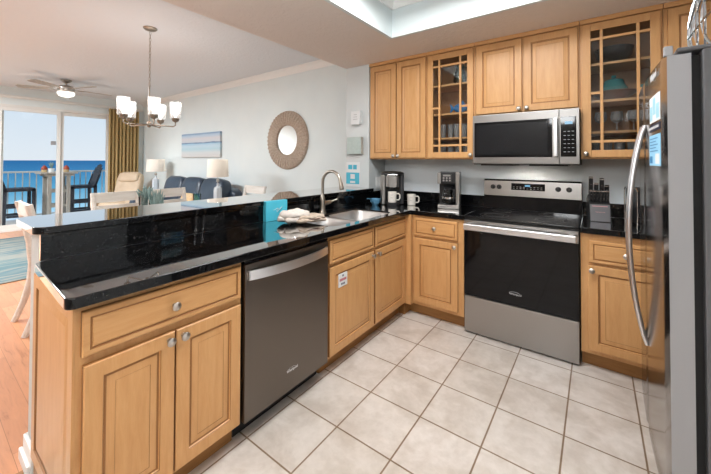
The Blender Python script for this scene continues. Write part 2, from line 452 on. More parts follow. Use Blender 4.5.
# ================================================================== STRUCTURE
ZC, ZS = 2.72, 2.385            # living ceiling, kitchen soffit
XL, XR, YF, YL = -6.9, 2.95, -5.1, .12
b = BM(); box(b, -.04, XR + .1, YF - .1, .1, -.1, 0); struct('floor', b, M['tile'])
b = BM(); box(b, XL - .12, -.04, YF - .1, YL + .1, -.1, 0); struct('floor', b, M['oak'])
b = BM(); box(b, 0, XR + .1, 0, .1, -.1, ZC + .1); struct('wall_back', b, M['wall_k'])
b = BM(); box(b, XR, XR + .1, YF - .1, 0, -.1, ZC + .1); struct('wall_right', b, M['wall_k'])
b = BM(); box(b, XL - .12, XR + .1, YF - .1, YF, -.1, ZC + .1); struct('wall_front', b, mat('taupe_paint', srgb(150, 146, 140), .6))  # unseen wall, toned dark so glass and stone reflect less
b = BM(); box(b, XL - .12, -.31, YL, YL + .1, -.1, ZC + .1); struct('wall_living', b, M['wall'])
b = BM(); box(b, -.31, 0, -.335, YL + .1, 0, ZS); struct('wall_stub', b, M['wall_w'])
DY0, DY1, DZ = -3.0, -.51, 2.39
b = BM()
box(b, XL - .12, XL, DY1, YL, 0, ZC); box(b, XL - .12, XL, YF, DY0, 0, ZC); box(b, XL - .12, XL, DY0, DY1, DZ, ZC)
struct('wall_left', b, M['wall'])
b = BM(); box(b, XL - .12, -.31, YF, YL + .1, ZC, ZC + .1); struct('ceiling', b, M['ceil'])
TX0, TX1, TY0, TY1 = .575, 2.45, -3.0, -.85
b = BM()
plate(b, [(-.31, YF), (XR, YF), (XR, YL), (-.31, YL)], [[(TX0 - .03, TY0 - .03), (TX1 + .03, TY0 - .03), (TX1 + .03, TY1 + .03), (TX0 - .03, TY1 + .03)]], ZS, ZS + .03)
box(b, -.31, -.28, YF, YL, ZS + .03, ZC + .1); struct('ceiling_soffit', b, M['soffit'])
b = BM()
box(b, TX0 - .03, TX0, TY0, TY1, ZS, ZC); box(b, TX1, TX1 + .03, TY0, TY1, ZS, ZC)
box(b, TX0 - .03, TX1 + .03, TY1, TY1 + .03, ZS, ZC); box(b, TX0 - .03, TX1 + .03, TY0 - .03, TY0, ZS, ZC)
struct('ceiling_tray', b, M['wall'])
b = BM(); box(b, -.28, XR, YF, YL, ZC, ZC + .1); struct('ceiling', b, M['ceil'])
def crown(name, p0, p1, inward, s=.085):
    """crown moulding along p0-p1 just under z, inward = unit vector into the room"""
    b = BM(); p0, p1 = Vector(p0), Vector(p1); i = Vector(inward); z = Vector((0, 0, 1))
    prof = [(0, 0), (s, 0), (s, -.012), (s * .8, -.02), (s * .55, -s * .35), (s * .3, -s * .62), (s * .2, -s * .85), (s * .14, -s), (0, -s)]
    A = [b.verts.new(p0 + i * u + z * v) for u, v in prof]; B = [b.verts.new(p1 + i * u + z * v) for u, v in prof]
    n = len(prof)
    for k in range(n): b.faces.new([A[k], A[(k + 1) % n], B[(k + 1) % n], B[k]])
    b.faces.new(A); b.faces.new(B[::-1])
    struct(name, b, M['trim'])
crown('trim_1', (XL, YL, ZC), (-.31, YL, ZC), (0, -1, 0))
crown('trim_2', (TX0, TY1, ZC), (TX1, TY1, ZC), (0, -1, 0), .1)
crown('trim_3', (TX0, TY0, ZC), (TX0, TY1, ZC), (1, 0, 0), .1)
crown('trim_4', (TX1, TY0, ZC), (TX1, TY1, ZC), (-1, 0, 0), .1)
crown('trim_5', (TX0, TY0, ZC), (TX1, TY0, ZC), (0, 1, 0), .1)
# half wall of the peninsula with its white end and base
PY = -2.913
b = BM(); box(b, -.12, .028, PY, -.335, 0, 1.025); struct('wall_peninsula', b, M['wall_w'])
b = BM(); box(b, -.135, -.12, PY - .012, -.335, 0, .11, .004); box(b, -.135, .028, PY - .014, PY, 0, .11, .004)
box(b, -.15, .02, PY - .026, PY - .012, 0, .05, .005); struct('baseboard_peninsula', b, M['trim'])
b = BM(); box(b, XL, -.31, YL - .014, YL, 0, .11, .004); struct('baseboard_living', b, M['trim'])
b = BM(); box(b, -.052, -.03, YF, PY, -.002, .004, .002); struct('trim_6', b, M['toe'])

# sliding glass door
door = obj('door_1', (lambda b: (
    [box(b, XL - .10, XL + .01, y - .03, y + .03, 0, DZ, .004) for y in (DY0 + .03, DY1 - .03)],
    box(b, XL - .10, XL + .01, DY0, DY1, DZ - .05, DZ, .004), box(b, XL - .10, XL + .01, DY0, DY1, 0, .045, .004), b)[-1])(BM()), M['alu'], kind='structure')
def panel(y0, y1, x):
    b = BM()
    for y in (y0, y1 - .06): box(b, x - .018, x + .018, y, y + .06, .045, DZ - .05, .003)
    box(b, x - .018, x + .018, y0 + .06, y1 - .06, .045, .13, .003); box(b, x - .018, x + .018, y0 + .06, y1 - .06, DZ - .12, DZ - .05, .003)
    o = obj('door_panel', b, M['alu'], door, kind='structure')
    b = BM(); box(b, x - .003, x + .003, y0 + .06, y1 - .06, .13, DZ - .12); obj('door_glass', b, M['door_pane'], o, kind='structure')
panel(-2.94, -2.20, XL - .06); panel(-2.29, -1.402, XL - .02); panel(-1.402, -.556, XL - .06)
b = BM(); box(b, XL - .034, XL - .004, -1.55, -1.473, 1.652, 1.73, .004); obj('door_latch', b, M['fridge_edge'], door, kind='structure')

# ------------------------------------------------------------------ outside
b = BM(); box(b, -8.75, XL - .12, -5.5, 1.2, -.12, -.02); struct('floor_balcony', b, M['concrete'])
b = BM(); box(b, -8.75, XL - .12, -2.6, 1.2, 2.76, 2.9); struct('ceiling_balcony', b, M['trim'])  # unseen slab, cut back at one end so sunlight reaches the balcony
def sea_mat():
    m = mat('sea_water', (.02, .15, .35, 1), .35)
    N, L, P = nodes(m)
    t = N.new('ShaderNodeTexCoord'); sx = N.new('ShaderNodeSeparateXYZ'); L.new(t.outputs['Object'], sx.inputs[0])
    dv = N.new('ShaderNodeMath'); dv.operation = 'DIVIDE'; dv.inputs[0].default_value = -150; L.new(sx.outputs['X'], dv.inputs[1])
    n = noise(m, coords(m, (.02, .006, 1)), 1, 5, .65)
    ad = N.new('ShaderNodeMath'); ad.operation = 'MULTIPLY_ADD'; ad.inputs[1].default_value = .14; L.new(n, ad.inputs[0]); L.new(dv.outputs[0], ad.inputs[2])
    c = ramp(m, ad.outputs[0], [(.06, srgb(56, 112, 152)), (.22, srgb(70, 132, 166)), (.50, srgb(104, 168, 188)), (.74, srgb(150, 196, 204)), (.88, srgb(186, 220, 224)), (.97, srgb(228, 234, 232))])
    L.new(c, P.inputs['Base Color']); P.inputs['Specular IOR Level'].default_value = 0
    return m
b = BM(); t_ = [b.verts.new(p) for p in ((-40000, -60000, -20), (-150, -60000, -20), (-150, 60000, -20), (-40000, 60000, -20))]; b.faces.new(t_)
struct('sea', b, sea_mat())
b = BM(); t_ = [b.verts.new(p) for p in ((-150, -4000, -20), (-12, -4000, -20), (-12, 4000, -20), (-150, 4000, -20))]; b.faces.new(t_)
struct('beach', b, mottled('white_sand', srgb(236, 228, 212), srgb(226, 216, 198), .2, .9))
r = thing('balcony_railing', 'pale metal balcony railing with thin vertical pickets in front of the sea', 'railing', (-8.6, 0, -.02))
b = BM(); box(b, -.03, .03, -5.4, 1.1, 1.07, 1.11, .008); obj('top_rail', b, M['rail'], r)
b = BM(); box(b, -.02, .02, -5.4, 1.1, .08, .11, .005); obj('bottom_rail', b, M['rail'], r)
b = BM(); [box(b, -.025, .025, y - .025, y + .025, 0, 1.08, .004) for y in (1.07,)]; obj('post', b, M['rail'], r)
for y in (-.9, -2.4, -3.9, -5.37):
    b = BM(); box(b, -.025, .025, y - .025, y + .025, 0, 1.08, .004); obj('post', b, M['rail'], r)
pk = None
for k in range(54):
    y = .95 - k * .115
    if min(abs(y - q) for q in (-.9, -2.4, -3.9, -5.37)) < .04: continue
    if pk is None:
        b = BM(); box(b, -.009, .009, -.009, .009, .1, 1.075); pk = obj('picket', b, M['rail'], r); pk.location = (0, y, 0)
    else:
        q = pk.copy(); COL.objects.link(q); q.parent = r; q.location = (0, y, 0)
# bar-height table
t = thing('bistro_table', 'weathered grey bar-height table on the balcony', 'table', (-8.2, -1.19, -.02))
b = BM()
for k in range(5): box(b, -.31, .31, -.325 + k * .131, -.325 + k * .131 + .124, 1.05, 1.085, .004)
box(b, -.25, .25, -.25, .25, 1.0, 1.05); obj('table_top', b, M['grey_wood'], t)
for sx in (-1, 1):
    for sy in (-1, 1):
        b = BM(); box(b, sx * .21 - .035, sx * .21 + .035, sy * .165 - .035, sy * .165 + .035, 0, 1.0, .004); obj('leg', b, M['grey_wood'], t)
for sx in (-1, 1):
    for z in (.32, .66):
        b = BM(); box(b, sx * .21 - .015, sx * .21 + .015, -.13, .13, z - .03, z + .03, .003); obj('stretcher', b, M['grey_wood'], t)
def tall_chair(label, loc, rz):
    t = thing('balcony_chair', label, 'chair', loc, rz, 'balcony chairs')
    b = BM()
    for k in range(5): box(b, -.25, .25, -.24 + k * .1, -.24 + k * .1 + .09, .735, .757, .003)
    obj('seat', b, M['blk_wood'], t)
    b = BM()
    for k in range(5):
        x = -.2 + k * .1; top = 1.27 - abs(k - 2) ** 2 * .022
        beam(b, (x, .2, .70), (x, .2 + (top - .70) * .32, top), .02, .085, .004, up=(1, 0, 0))
    beam(b, (-.25, .235, .82), (.25, .235, .82), .02, .06); beam(b, (-.24, .31, 1.08), (.24, .31, 1.08), .02, .05)
    obj('backrest', b, M['blk_wood'], t)
    for sx in (-1, 1):
        b = BM(); box(b, sx * .23 - .02, sx * .23 + .02, -.25, -.19, 0, .735, .003); obj('leg', b, M['blk_wood'], t)
        b = BM(); beam(b, (sx * .23, .215, .735), (sx * .23, .23, 0), .04, .06, .003); beam(b, (sx * .23, .2, .70), (sx * .23, .30, 1.02), .04, .05, .003); obj('leg', b, M['blk_wood'], t)
        b = BM(); box(b, sx * .23 - .012, sx * .23 + .012, -.19, .19, .34, .40, .002); obj('stretcher', b, M['blk_wood'], t)
        b = BM(); box(b, sx * .23 - .012, sx * .23 + .012, -.19, .19, .14, .19, .002); obj('stretcher', b, M['blk_wood'], t)
    b = BM(); box(b, -.25, .25, -.235, -.205, .28, .34, .002); obj('footrest', b, M['blk_wood'], t)
    b = BM(); box(b, -.25, .25, -.25, .25, .69, .735, .002); obj('seat_frame', b, M['blk_wood'], t)
    return t
ch = tall_chair('dark tall slatted balcony chair left of the bar-height table, facing right', (-8.2, -1.83, -.02), PI)
dup(ch, (-8.2, -.735, -.02), 0, 'dark tall slatted balcony chair right of the table, beside the curtain')
def ornament(label, loc):
    t = thing('table_ornament', label, 'ornament', loc, 0, 'rust domed table ornaments')
    b = BM(); lathe(b, [(.05, 0), (.055, .05), (.05, .06)], seg=16); obj('base', b, M['sandc'], t)
    b = BM(); lathe(b, [(.055, .06), (.06, .08), (.045, .12), (.015, .155), (0, .165)], seg=16); obj('dome', b, M['terra'], t)
    return t
o1 = ornament('rust-red dome on tan base, left of the potted plant on balcony table', (-8.2, -1.405, 1.0655))
dup(o1, (-8.2, -1.02, 1.0655), 0, 'rust-red dome on tan base, right of the door mullion on balcony table')
t = thing('potted_plant', 'small green plant in a white pot on the balcony table', 'plant', (-8.12, -1.30, 1.0655))
b = BM(); lathe(b, [(.045, 0), (.06, .09), (.05, .09), (.045, .07), (0, .07)], seg=16); obj('pot', b, M['white_gl'], t)
b = BM()
for k in range(26):
    a = k * 2.4; h = .11 + .07 * random.random(); rr = .015 + .05 * random.random()
    tube(b, [(0, 0, .07), (rr * .5 * math.cos(a), rr * .5 * math.sin(a), .07 + h * .6), (rr * math.cos(a), rr * math.sin(a), .07 + h)], [.006, .009, .002], 5)
obj('foliage', b, M['green'], t)

# ================================================================== KITCHEN CABINETS
WD = [M['maple'], M['glaze']]; WDH = [M['maple_h'], M['glaze']]
def knob(parent, x, y, z):
    b = BM(); lathe(b, [(.009, 0), (.007, .006), (.006, .012), (.012, .017), (.0165, .022), (.0165, .026), (.012, .030), (0, .0315)], (x, y, z), 18, axis='y')
    return obj('knob', b, M['nickel'], parent)
def door_part(parent, x0, x1, z0, z1, kx=None, kz=None, yb=-.001):
    b = BM(); f = yb - .020
    rings_panel(b, x0, x1, z0, z1, [(0, yb), (0, f + .005), (.003, f + .001), (.007, f), (.052, f), (.0535, f + .003), (.056, f + .0075), (.0595, f + .0078), (.064, f + .0072), (.088, f + .002), (.0895, f + .003), (.092, f + .0012)],
                [1, 0, 0, 0, 1, 0, 1, 1, 0, 1, 0, 0])
    d = obj('door', b, WD, parent)
    if kx is not None: knob(d, kx, f, kz)
    return d
def drawer_part(parent, x0, x1, z0, z1, kx=None):
    b = BM(); f = -.021
    rings_panel(b, x0, x1, z0, z1, [(0, -.001), (0, f + .006), (.004, f + .001), (.008, f), (.020, f), (.022, f + .003), (.027, f + .003), (.030, f - .001), (.034, f - .002)],
                [1, 0, 0, 0, 1, 1, 0, 0, 0])
    d = obj('drawer', b, WDH, parent)
    if kx is not None: knob(d, kx, f, (z0 + z1) / 2)
    return d
def base_body(parent, w, depth=.55, toe=True, z1=.876, holes=None, x0=0):
    b = BM()
    box(b, x0, w, 0, depth, .1, z1, .002)
    o = obj('body', b, M['maple'], parent)
    b = BM(); box(b, x0 + .002, w - .002, .06, depth - .01, 0, .1); obj('toe_kick', b, M['toe'], parent)
    return o
PX = .595
R90 = PI / 2
# peninsula: left two-door cabinet
t = thing('base_cabinet', 'maple two-door base cabinet at the open end of the peninsula', 'cabinet', (PX, -2.925, 0), R90)
base_body(t, .615)
drawer_part(t, .015, .605, .702, .850, .30)
door_part(t, .02, .307, .118, .672, .283, .645)
door_part(t, .313, .605, .118, .672, .337, .645)
b = BM(); rings_panel(b, 0, .55, .105, .868, [(0, 0), (0, -.006), (.05, -.006), (.054, 0.0), (.06, 0.0), (.085, -.005), (.088, -.005)], [0, 0, 1, 1, 0, 0, 0])
for v in b.verts: x, y, z = v.co; v.co = Vector((y, .55 - x, z))
obj('end_panel', b, WD, t)
# dishwasher
t = thing('dishwasher', 'dark stainless dishwasher with a bowed bar handle under the counter', 'dishwasher', (PX, -2.305, 0), R90)
b = BM(); box(b, .004, .596, .005, .54, .1, .868); obj('body', b, M['blk'], t)
b = BM(); box(b, .004, .596, .07, .5, 0, .1); obj('toe_kick', b, M['blk'], t)
b = BM(); box(b, .004, .598, -.024, .004, .105, .850, .004); d = obj('door', b, M['steel_d'], t)
b = BM(); box(b, .004, .598, -.020, .004, .852, .870, .003); obj('control_strip', b, M['blk_gloss'], d)
b = BM()
hp = []
for k in range(17):
    u = k / 16; x = .02 + .56 * u; y = -.03 - .042 * math.sin(PI * u) ** .8; hp.append((x, y))
for (xa, ya), (xb, yb) in zip(hp, hp[1:]):
    vs = []
    for x, y in ((xa, ya), (xb, yb)):
        vs.append([b.verts.new((x, y - .005, .775)), b.verts.new((x, y - .005, .82)), b.verts.new((x, y + .006, .82)), b.verts.new((x, y + .006, .775))])
    for k in range(4): b.faces.new([vs[0][k], vs[0][(k + 1) % 4], vs[1][(k + 1) % 4], vs[1][k]])
bmesh.ops.remove_doubles(b, verts=b.verts[:], dist=1e-5)
box(b, .016, .034, -.036, -.02, .775, .82, .002); box(b, .566, .584, -.036, -.02, .775, .82, .002)
obj('handle', b, M['satin'], d)
b = BM(); put_text(b, 'Whirlpool', .019, (.305, -.0245, .213))
tube(b, [(.30 + .030 * math.cos(a), -.0245, .217 + .010 * math.sin(a)) for a in [k * 2 * PI / 24 for k in range(16)]], .0006, 5); obj('logo', b, M['mark_l'], d)
# sink base
t = thing('sink_cabinet', 'maple sink base cabinet with a printed sticker, right of the dishwasher', 'cabinet', (PX, -1.70, 0), R90)
b = BM()     # open box: the sink bowls hang inside
box(b, 0, 1.045, 0, .02, .1, .876); box(b, 0, .018, .02, .55, .1, .876); box(b, 1.027, 1.045, .02, .55, .1, .876)
box(b, .018, 1.027, .02, .55, .1, .118); box(b, .018, 1.027, .54, .55, .118, .876); obj('body', b, M['maple'], t)
b = BM(); box(b, .002, 1.043, .06, .5, 0, .1); obj('toe_kick', b, M['toe'], t)
drawer_part(t, .018, .522, .695, .845); drawer_part(t, .545, 1.035, .695, .845)
dd = door_part(t, .018, .522, .118, .672, .495, .643); door_part(t, .545, 1.035, .118, .672, .575, .643)
b = BM(); box(b, .098, .186, -.0245, -.019, .528, .612); st = obj('sticker', b, M['paper'], dd, label='white sticker with faint red and dark print')
b = BM()
for (z, x0, x1, n) in ((.597, .134, .150, 2), (.545, .122, .162, 3)):
    for k in range(n):
        w = (x1 - x0) / n; box(b, x0 + k * w, x0 + k * w + w * .7, -.0252, -.0244, z - .006, z + .006)
obj('print', b, M['ink'], st)
b = BM()
for k in range(8): box(b, .106 + k * .009, .106 + k * .009 + .0065, -.0252, -.0244, .564, .580)
obj('print', b, M['red_ink'], st)
# corner base
t = thing('base_cabinet', 'narrow maple drawer-and-door base cabinet between the corner and the range', 'cabinet', (PX, -.615, 0), 0)
b = BM(); box(b, 0, .508, 0, .60, .1, .876, .002); box(b, -.0, .06, -.045, 0, .1, .876, .002); obj('body', b, M['maple'], t)
b = BM(); box(b, -.06, .506, .06, .59, 0, .1); box(b, -.06, .0, -.04, .06, 0, .1); obj('toe_kick', b, M['toe'], t)
drawer_part(t, .078, .462, .702, .855, .27); door_part(t, .078, .462, .130, .682, .44, .65)
# right base
t = thing('base_cabinet', 'maple drawer-and-door base cabinet between the range and the refrigerator', 'cabinet', (1.872, -.615, 0), 0)
base_body(t, 1.07, .60)
drawer_part(t, .048, .44, .692, .835, .232); door_part(t, .04, .45, .130, .676, .06, .645)
drawer_part(t, .50, 1.0, .692, .835, .75); door_part(t, .50, 1.0, .130, .676, .52, .645)

# ------------------------------------------------------------------ worktops
b = BM()
CE = .645
out = [(x, y + (.643 - x) * .045 if y < -2.9 else y) for x, y in rrect(.05, .643, -2.96, -.02, .03, corners=(1, 1, 0, 0))]
# L: peninsula then the back run to the range
outer = out[:-2] + [(.643, -.64), (1.106, -.64), (1.106, -.022), (.022, -.022), (.022, -.31), (.05, -.31)]
SX0, SX1, SY0, SY1 = .20, .575, -1.60, -.83
hole = rrect(SX0, SX1, SY0, SY1, .07)
plate(b, outer, [hole[::-1]], .876, .914, .005)
t = solo('countertop', b, M['granite'], 'black granite L-shaped worktop of the peninsula, with the sink', 'countertop')
b = BM(); box(b, .03, .05, -2.913, -.338, .9145, 1.024); obj('backsplash', b, M['granite'], t)
b = BM(); box(b, .0205, 1.106, -.0215, -.001, .9145, 1.02, .002); obj('backsplash', b, M['granite'], t)
b = BM(); box(b, .0005, .0205, -.33, -.001, .9145, 1.02, .002); obj('backsplash', b, M['granite'], t)
b = BM(); box(b, 1.869, XR - .002, -.64, -.022, .876, .914, .007)
t = solo('countertop', b, M['granite'], 'short black granite worktop right of the range, under the knife block', 'countertop')
b = BM(); box(b, 1.869, XR - .002, -.0215, -.001, .9145, 1.02, .002); obj('backsplash', b, M['granite'], t)
b = BM(); prism(b, rrect(-.37, .062, -2.935, -.337, .05, corners=(1, 1, 0, 0)), 1.026, 1.058, b=.005)
solo('bar_top', b, M['granite'], 'raised black granite breakfast bar ledge on the half wall', 'bar top')

# sink: two bowls with a rim under the stone
t = thing('kitchen_sink', 'stainless double-bowl undermount sink in the granite peninsula', 'sink', (0, 0, .70))
def bowl(x0, x1, y0, y1, depth):
    b = BM(); zt = .203
    prof = [(0, 0), (.006, -.01), (.012, -depth + .05), (.03, -depth + .015), (.06, -depth)]
    loops = []
    for ins, dz in prof: loops.append([b.verts.new((x, y, zt + dz)) for x, y in rrect(x0 + ins, x1 - ins, y0 + ins, y1 - ins, .075 - ins * .3)])
    for A, B in zip(loops, loops[1:]):
        n = len(A)
        for k in range(n): b.faces.new([A[k], A[(k + 1) % n], B[(k + 1) % n], B[k]])
    b.faces.new(loops[-1][::-1])
    o = obj('bowl', b, M['sink'], t); o.modifiers.new('t', 'SOLIDIFY').thickness = .002
    b = BM(); lathe(b, [(.04, 0), (.042, .003), (.03, .004), (.025, .001), (0, .001)], ((x0 + x1) / 2, (y0 + y1) / 2, zt - depth + .003), 20); obj('drain', b, M['chrome'], o)
bowl(SX0 + .005, SX1 - .005, SY0 + .005, -1.298, .16); bowl(SX0 + .005, SX1 - .005, -1.272, SY1 - .005, .19)
b = BM(); box(b, SX0 + .03, SX1 - .03, -1.2965, -1.2735, .17, .2035, .006); obj('divider', b, M['steel'], t)
# faucet
t = thing('kitchen_faucet', 'brushed nickel gooseneck kitchen faucet behind the sink', 'faucet', (.115, -1.2, .9147))
b = BM(); lathe(b, [(.031, 0), (.031, .006), (.026, .014), (.023, .05), (.024, .10), (.018, .13), (.0125, .15)], seg=20); obj('body', b, M['bronze2'], t)
b = BM(); pts = [(0, 0, .14), (0, 0, .235)]
for k in range(1, 13):
    a = PI * .96 * k / 12; pts.append((.095 - .095 * math.cos(a), 0, .25 + .095 * math.sin(a)))
tube(b, pts, .0125, 12); obj('spout', b, M['bronze2'], t)
b = BM(); tube(b, [(.189, 0, .263), (.196, 0, .24), (.203, 0, .207), (.205, 0, .198)], [.0135, .0165, .0185, .015], 14); obj('spray_head', b, M['bronze2'], t)
b = BM(); tube(b, [(0, .01, .072), (.004, .045, .075), (.010, .085, .080)], [.021, .020, .017], 12); tube(b, [(.008, .07, .078), (.02, .105, .088), (.045, .14, .102)], [.010, .008, .006], 10); obj('handle', b, M['bronze2'], t)

# ------------------------------------------------------------------ wall cabinets
UZ0, UZ1, UY = 1.364, ZS, -.315
def upper_body(t, w, z0, hollow=False, d=.315):
    b = BM()
    if not hollow: box(b, 0, w, 0, d - .001, z0, UZ1, .001)
    else:
        box(b, 0, .02, .0, d - .001, z0, UZ1, mi=0); box(b, w - .02, w, .0, d - .001, z0, UZ1)
        box(b, .02, w - .02, d - .02, d - .001, z0 + .02, UZ1 - .06, mi=1)
        box(b, .02, w - .02, 0, d - .001, z0, z0 + .02); box(b, .02, w - .02, 0, d - .001, UZ1 - .06, UZ1)
    obj('body', b, [M['maple'], M['cab_in']], t)
    b = BM(); box(b, -.0, w, -.026, -.0005, UZ1 - .034, UZ1 - .0005, .004); obj('top_rail', b, M['maple_h'], t)
t = thing('wall_cabinet', 'tall maple two-door wall cabinet beside the white wall', 'cabinet', (.002, UY, 0))
upper_body(t, .656, UZ0)
door_part(t, .012, .322, 1.376, 2.343, .300, 1.398); door_part(t, .332, .646, 1.376, 2.343, .354, 1.398)
t = thing('wall_cabinet', 'short maple two-door wall cabinet above the microwave', 'cabinet', (1.109, UY, 0))
upper_body(t, .758, 1.735)
door_part(t, .012, .372, 1.748, 2.343, .350, 1.772); door_part(t, .386, .748, 1.748, 2.343, .408, 1.772)
t = thing('wall_cabinet', 'maple wall cabinet in the right corner behind the refrigerator', 'cabinet', (2.323, UY, 0))
upper_body(t, .625, UZ0)
door_part(t, .02, .31, 1.376, 2.343, .29, 1.398); door_part(t, .32, .615, 1.376, 2.343, .345, 1.398)
SHZ = (1.565, 1.79, 2.06)
def glass_cab(label, x, w, knob_left):
    t = thing('wall_cabinet', label, 'cabinet', (x, UY, 0))
    upper_body(t, w, UZ0, True)
    for z in SHZ:
        b = BM(); box(b, .021, w - .021, .012, .294, z - .018, z, .002); obj('shelf', b, M['maple_h'], t)
    x0, x1, z0, z1 = .012, w - .012, 1.376, 2.343; s = .052; f0, f1 = -.021, -.001
    b = BM()
    box(b, x0, x0 + s, f0, f1, z0, z1, .003); box(b, x1 - s, x1, f0, f1, z0, z1, .003)
    box(b, x0 + s, x1 - s, f0, f1, z0, z0 + s, .003); box(b, x0 + s, x1 - s, f0, f1, z1 - s, z1, .003)
    d = obj('door', b, M['maple'], t)
    ox0, ox1, oz0, oz1 = x0 + s, x1 - s, z0 + s, z1 - s
    for xm in (ox0 + .062, ox1 - .062):
        b = BM(); box(b, xm - .009, xm + .009, -.019, -.006, oz0, oz1, .002); obj('mullion', b, M['maple'], d)
    for zm in (oz0 + .062, oz1 - .062):
        b = BM(); box(b, ox0, ox1, -.018, -.006, zm - .009, zm + .009, .002); obj('mullion', b, M['maple_h'], d)
    zm = (oz0 + oz1) / 2 - .02
    for xa, xb in ((ox0, ox0 + .053), (ox1 - .053, ox1)):
        b = BM(); box(b, xa, xb, -.018, -.006, zm - .009, zm + .009, .002); obj('mullion', b, M['maple_h'], d)
    b = BM(); box(b, ox0 - .004, ox1 + .004, -.0055, -.0025, oz0 - .004, oz1 + .004); obj('glass_pane', b, M['pane'], d)
    knob(d, x0 + .02 if knob_left else x1 - .02, f0, z0 + .025)
glass_cab('maple glass-door wall cabinet with blue ornaments, left of the microwave', .659, .448, False)
glass_cab('maple glass-door wall cabinet with teal dishes, right of the microwave', 1.869, .452, True)

# ------------------------------------------------------------------ range
t = thing('range_oven', 'stainless electric range with black glass oven door', 'range', (1.110, -.61, 0))
w = .756
b = BM(); box(b, 0, w, 0, .598, .03, .904, .002); obj('body', b, M['dk_grey'], t)
b = BM()
for x in (.05, .70):
    for y in (.05, .5): cyl(b, (x, y, 0), (x, y, .03), .02)
obj('foot', b, M['blk'], t)
b = BM(); box(b, 0, w, -.035, .545, .904, .917, .005); ck = obj('cooktop', b, M['blk_gloss'], t)
for cx, cy, rr in ((.19, .13, .105), (.19, .13, .07), (.57, .13, .09), (.19, .40, .075), (.57, .40, .10), (.57, .40, .065)):
    b = BM(); tube(b, [(cx + rr * math.cos(a), cy + rr * math.sin(a), .9171) for a in [k * 2 * PI / 40 for k in range(40)]], .0009, 4, closed=True); obj('burner_marking', b, M['mark_d'], ck)
b = BM(); prism(b, [(.548, .917), (.600, .917), (.600, 1.182), (.570, 1.182), (.556, 1.035)], 0, w, mx=Matrix(((0, 0, 1, 0), (1, 0, 0, 0), (0, 1, 0, 0), (0, 0, 0, 1)))); bg = obj('backguard', b, M['blk_gloss'], t)
b = BM(); prism(b, [(.551, 1.035), (.56, 1.035), (.573, 1.168), (.563, 1.168)], .002, w - .002, mx=Matrix(((0, 0, 1, 0), (1, 0, 0, 0), (0, 1, 0, 0), (0, 0, 0, 1)))); cp = obj('control_panel', b, M['steel'], bg)
sl = math.atan2(.012, .133)
TL = Matrix.Translation((0, .5505, 1.035)) @ Matrix.Rotation(-sl, 4, 'X')
for x in (.081, .133, .593, .670):
    b = BM(); lathe(b, [(.021, 0), (.021, .004), (.018, .008), (.017, .022), (.014, .025), (0, .025)], (x, 0, .078), 20, axis='y', mx=TL)
    box(b, x - .0035, x + .0035, -.031, -.02, .062, .094, .002, mx=TL); obj('knob', b, M['blk'], bg)
b = BM(); box(b, .235, .498, -.003, .002, .056, .116, .002, mx=TL); dp = obj('display', b, M['blk_gloss'], bg)
b = BM(); box(b, .345, .385, -.0036, -.0028, .088, .104, mx=TL); obj('clock_digits', b, M['disp'], dp)
b = BM()
for k in range(9):
    for z in (.068, .082):
        if k in (4,) and z > .08: continue
        box(b, .25 + k * .027, .263 + k * .027, -.0036, -.0028, z, z + .003, mx=TL)
obj('button_marking', b, M['mark'], dp)
b = BM(); box(b, .003, w - .003, -.028, -.001, .298, .802, .003); od = obj('oven_door', b, M['blk_gloss'], t)
b = BM(); box(b, .003, w - .003, -.03, -.001, .802, .882, .003); obj('door_trim', b, M['steel'], od)
b = BM(); box(b, .012, w - .012, -.092, -.070, .815, .862, .008, seg=3)
for x in (.03, w - .058): box(b, x, x + .028, -.074, -.028, .822, .856, .004)
obj('handle', b, M['satin'], od)
b = BM(); put_text(b, 'Whirlpool', .019, (.372, -.0285, .380))
tube(b, [(.366 + .036 * math.cos(a), -.0285, .385 + .012 * math.sin(a)) for a in [k * 2 * PI / 24 for k in range(16)]], .0008, 5); obj('logo', b, M['mark_l'], od)
b = BM(); box(b, .003, w - .003, -.028, -.001, .014, .292, .004); obj('drawer', b, M['steel'], t)

# ------------------------------------------------------------------ microwave
t = thing('microwave', 'stainless over-the-range microwave with black window', 'microwave', (1.111, -.40, 1.314))
w, h = .754, .418
b = BM(); box(b, 0, w, .03, .398, .004, h, .003); obj('body', b, M['dk_grey'], t)
b = BM(); box(b, .05, .30, .06, .36, -.004, .004); box(b, .42, .68, .06, .36, -.004, .004); obj('vent_grille', b, M['blk'], t)
b = BM(); box(b, 0, .628, 0, .03, .012, h, .003); d = obj('door', b, M['steel_m'], t)
b = BM(); box(b, .014, .585, -.003, .003, .064, .356, .002); obj('door_glass', b, M['blk_gloss'], d)
b = BM(); box(b, .03, .555, -.0045, -.002, .085, .332, .001); obj('window', b, M['mw_glass'], d)
b = BM(); box(b, .595, .622, -.042, -.028, .068, .352, .006); box(b, .600, .617, -.03, 0, .074, .092, .002); box(b, .600, .617, -.03, 0, .328, .346, .002); obj('handle', b, M['satin'], d)
b = BM(); box(b, .630, w, 0, .03, .012, h, .003); c = obj('control_panel', b, M['steel_m'], t)
b = BM(); box(b, .638, .735, -.003, .002, .066, .360, .002); k_ = obj('keypad', b, M['blk_gloss'], c)
b = BM(); box(b, .665, .712, -.0036, -.0025, .305, .325); obj('clock_digits', b, M['disp'], k_)
b = BM()
for i in range(3):
    for j in range(6): box(b, .657 + i * .025, .671 + i * .025, -.0036, -.0025, .10 + j * .03, .104 + j * .03)
obj('button_marking', b, M['mark'], k_)

lamp('cooktop_light', 'AREA', (1.49, -.22, 1.306), 1.3, (1, .90, .78), .12, .05)
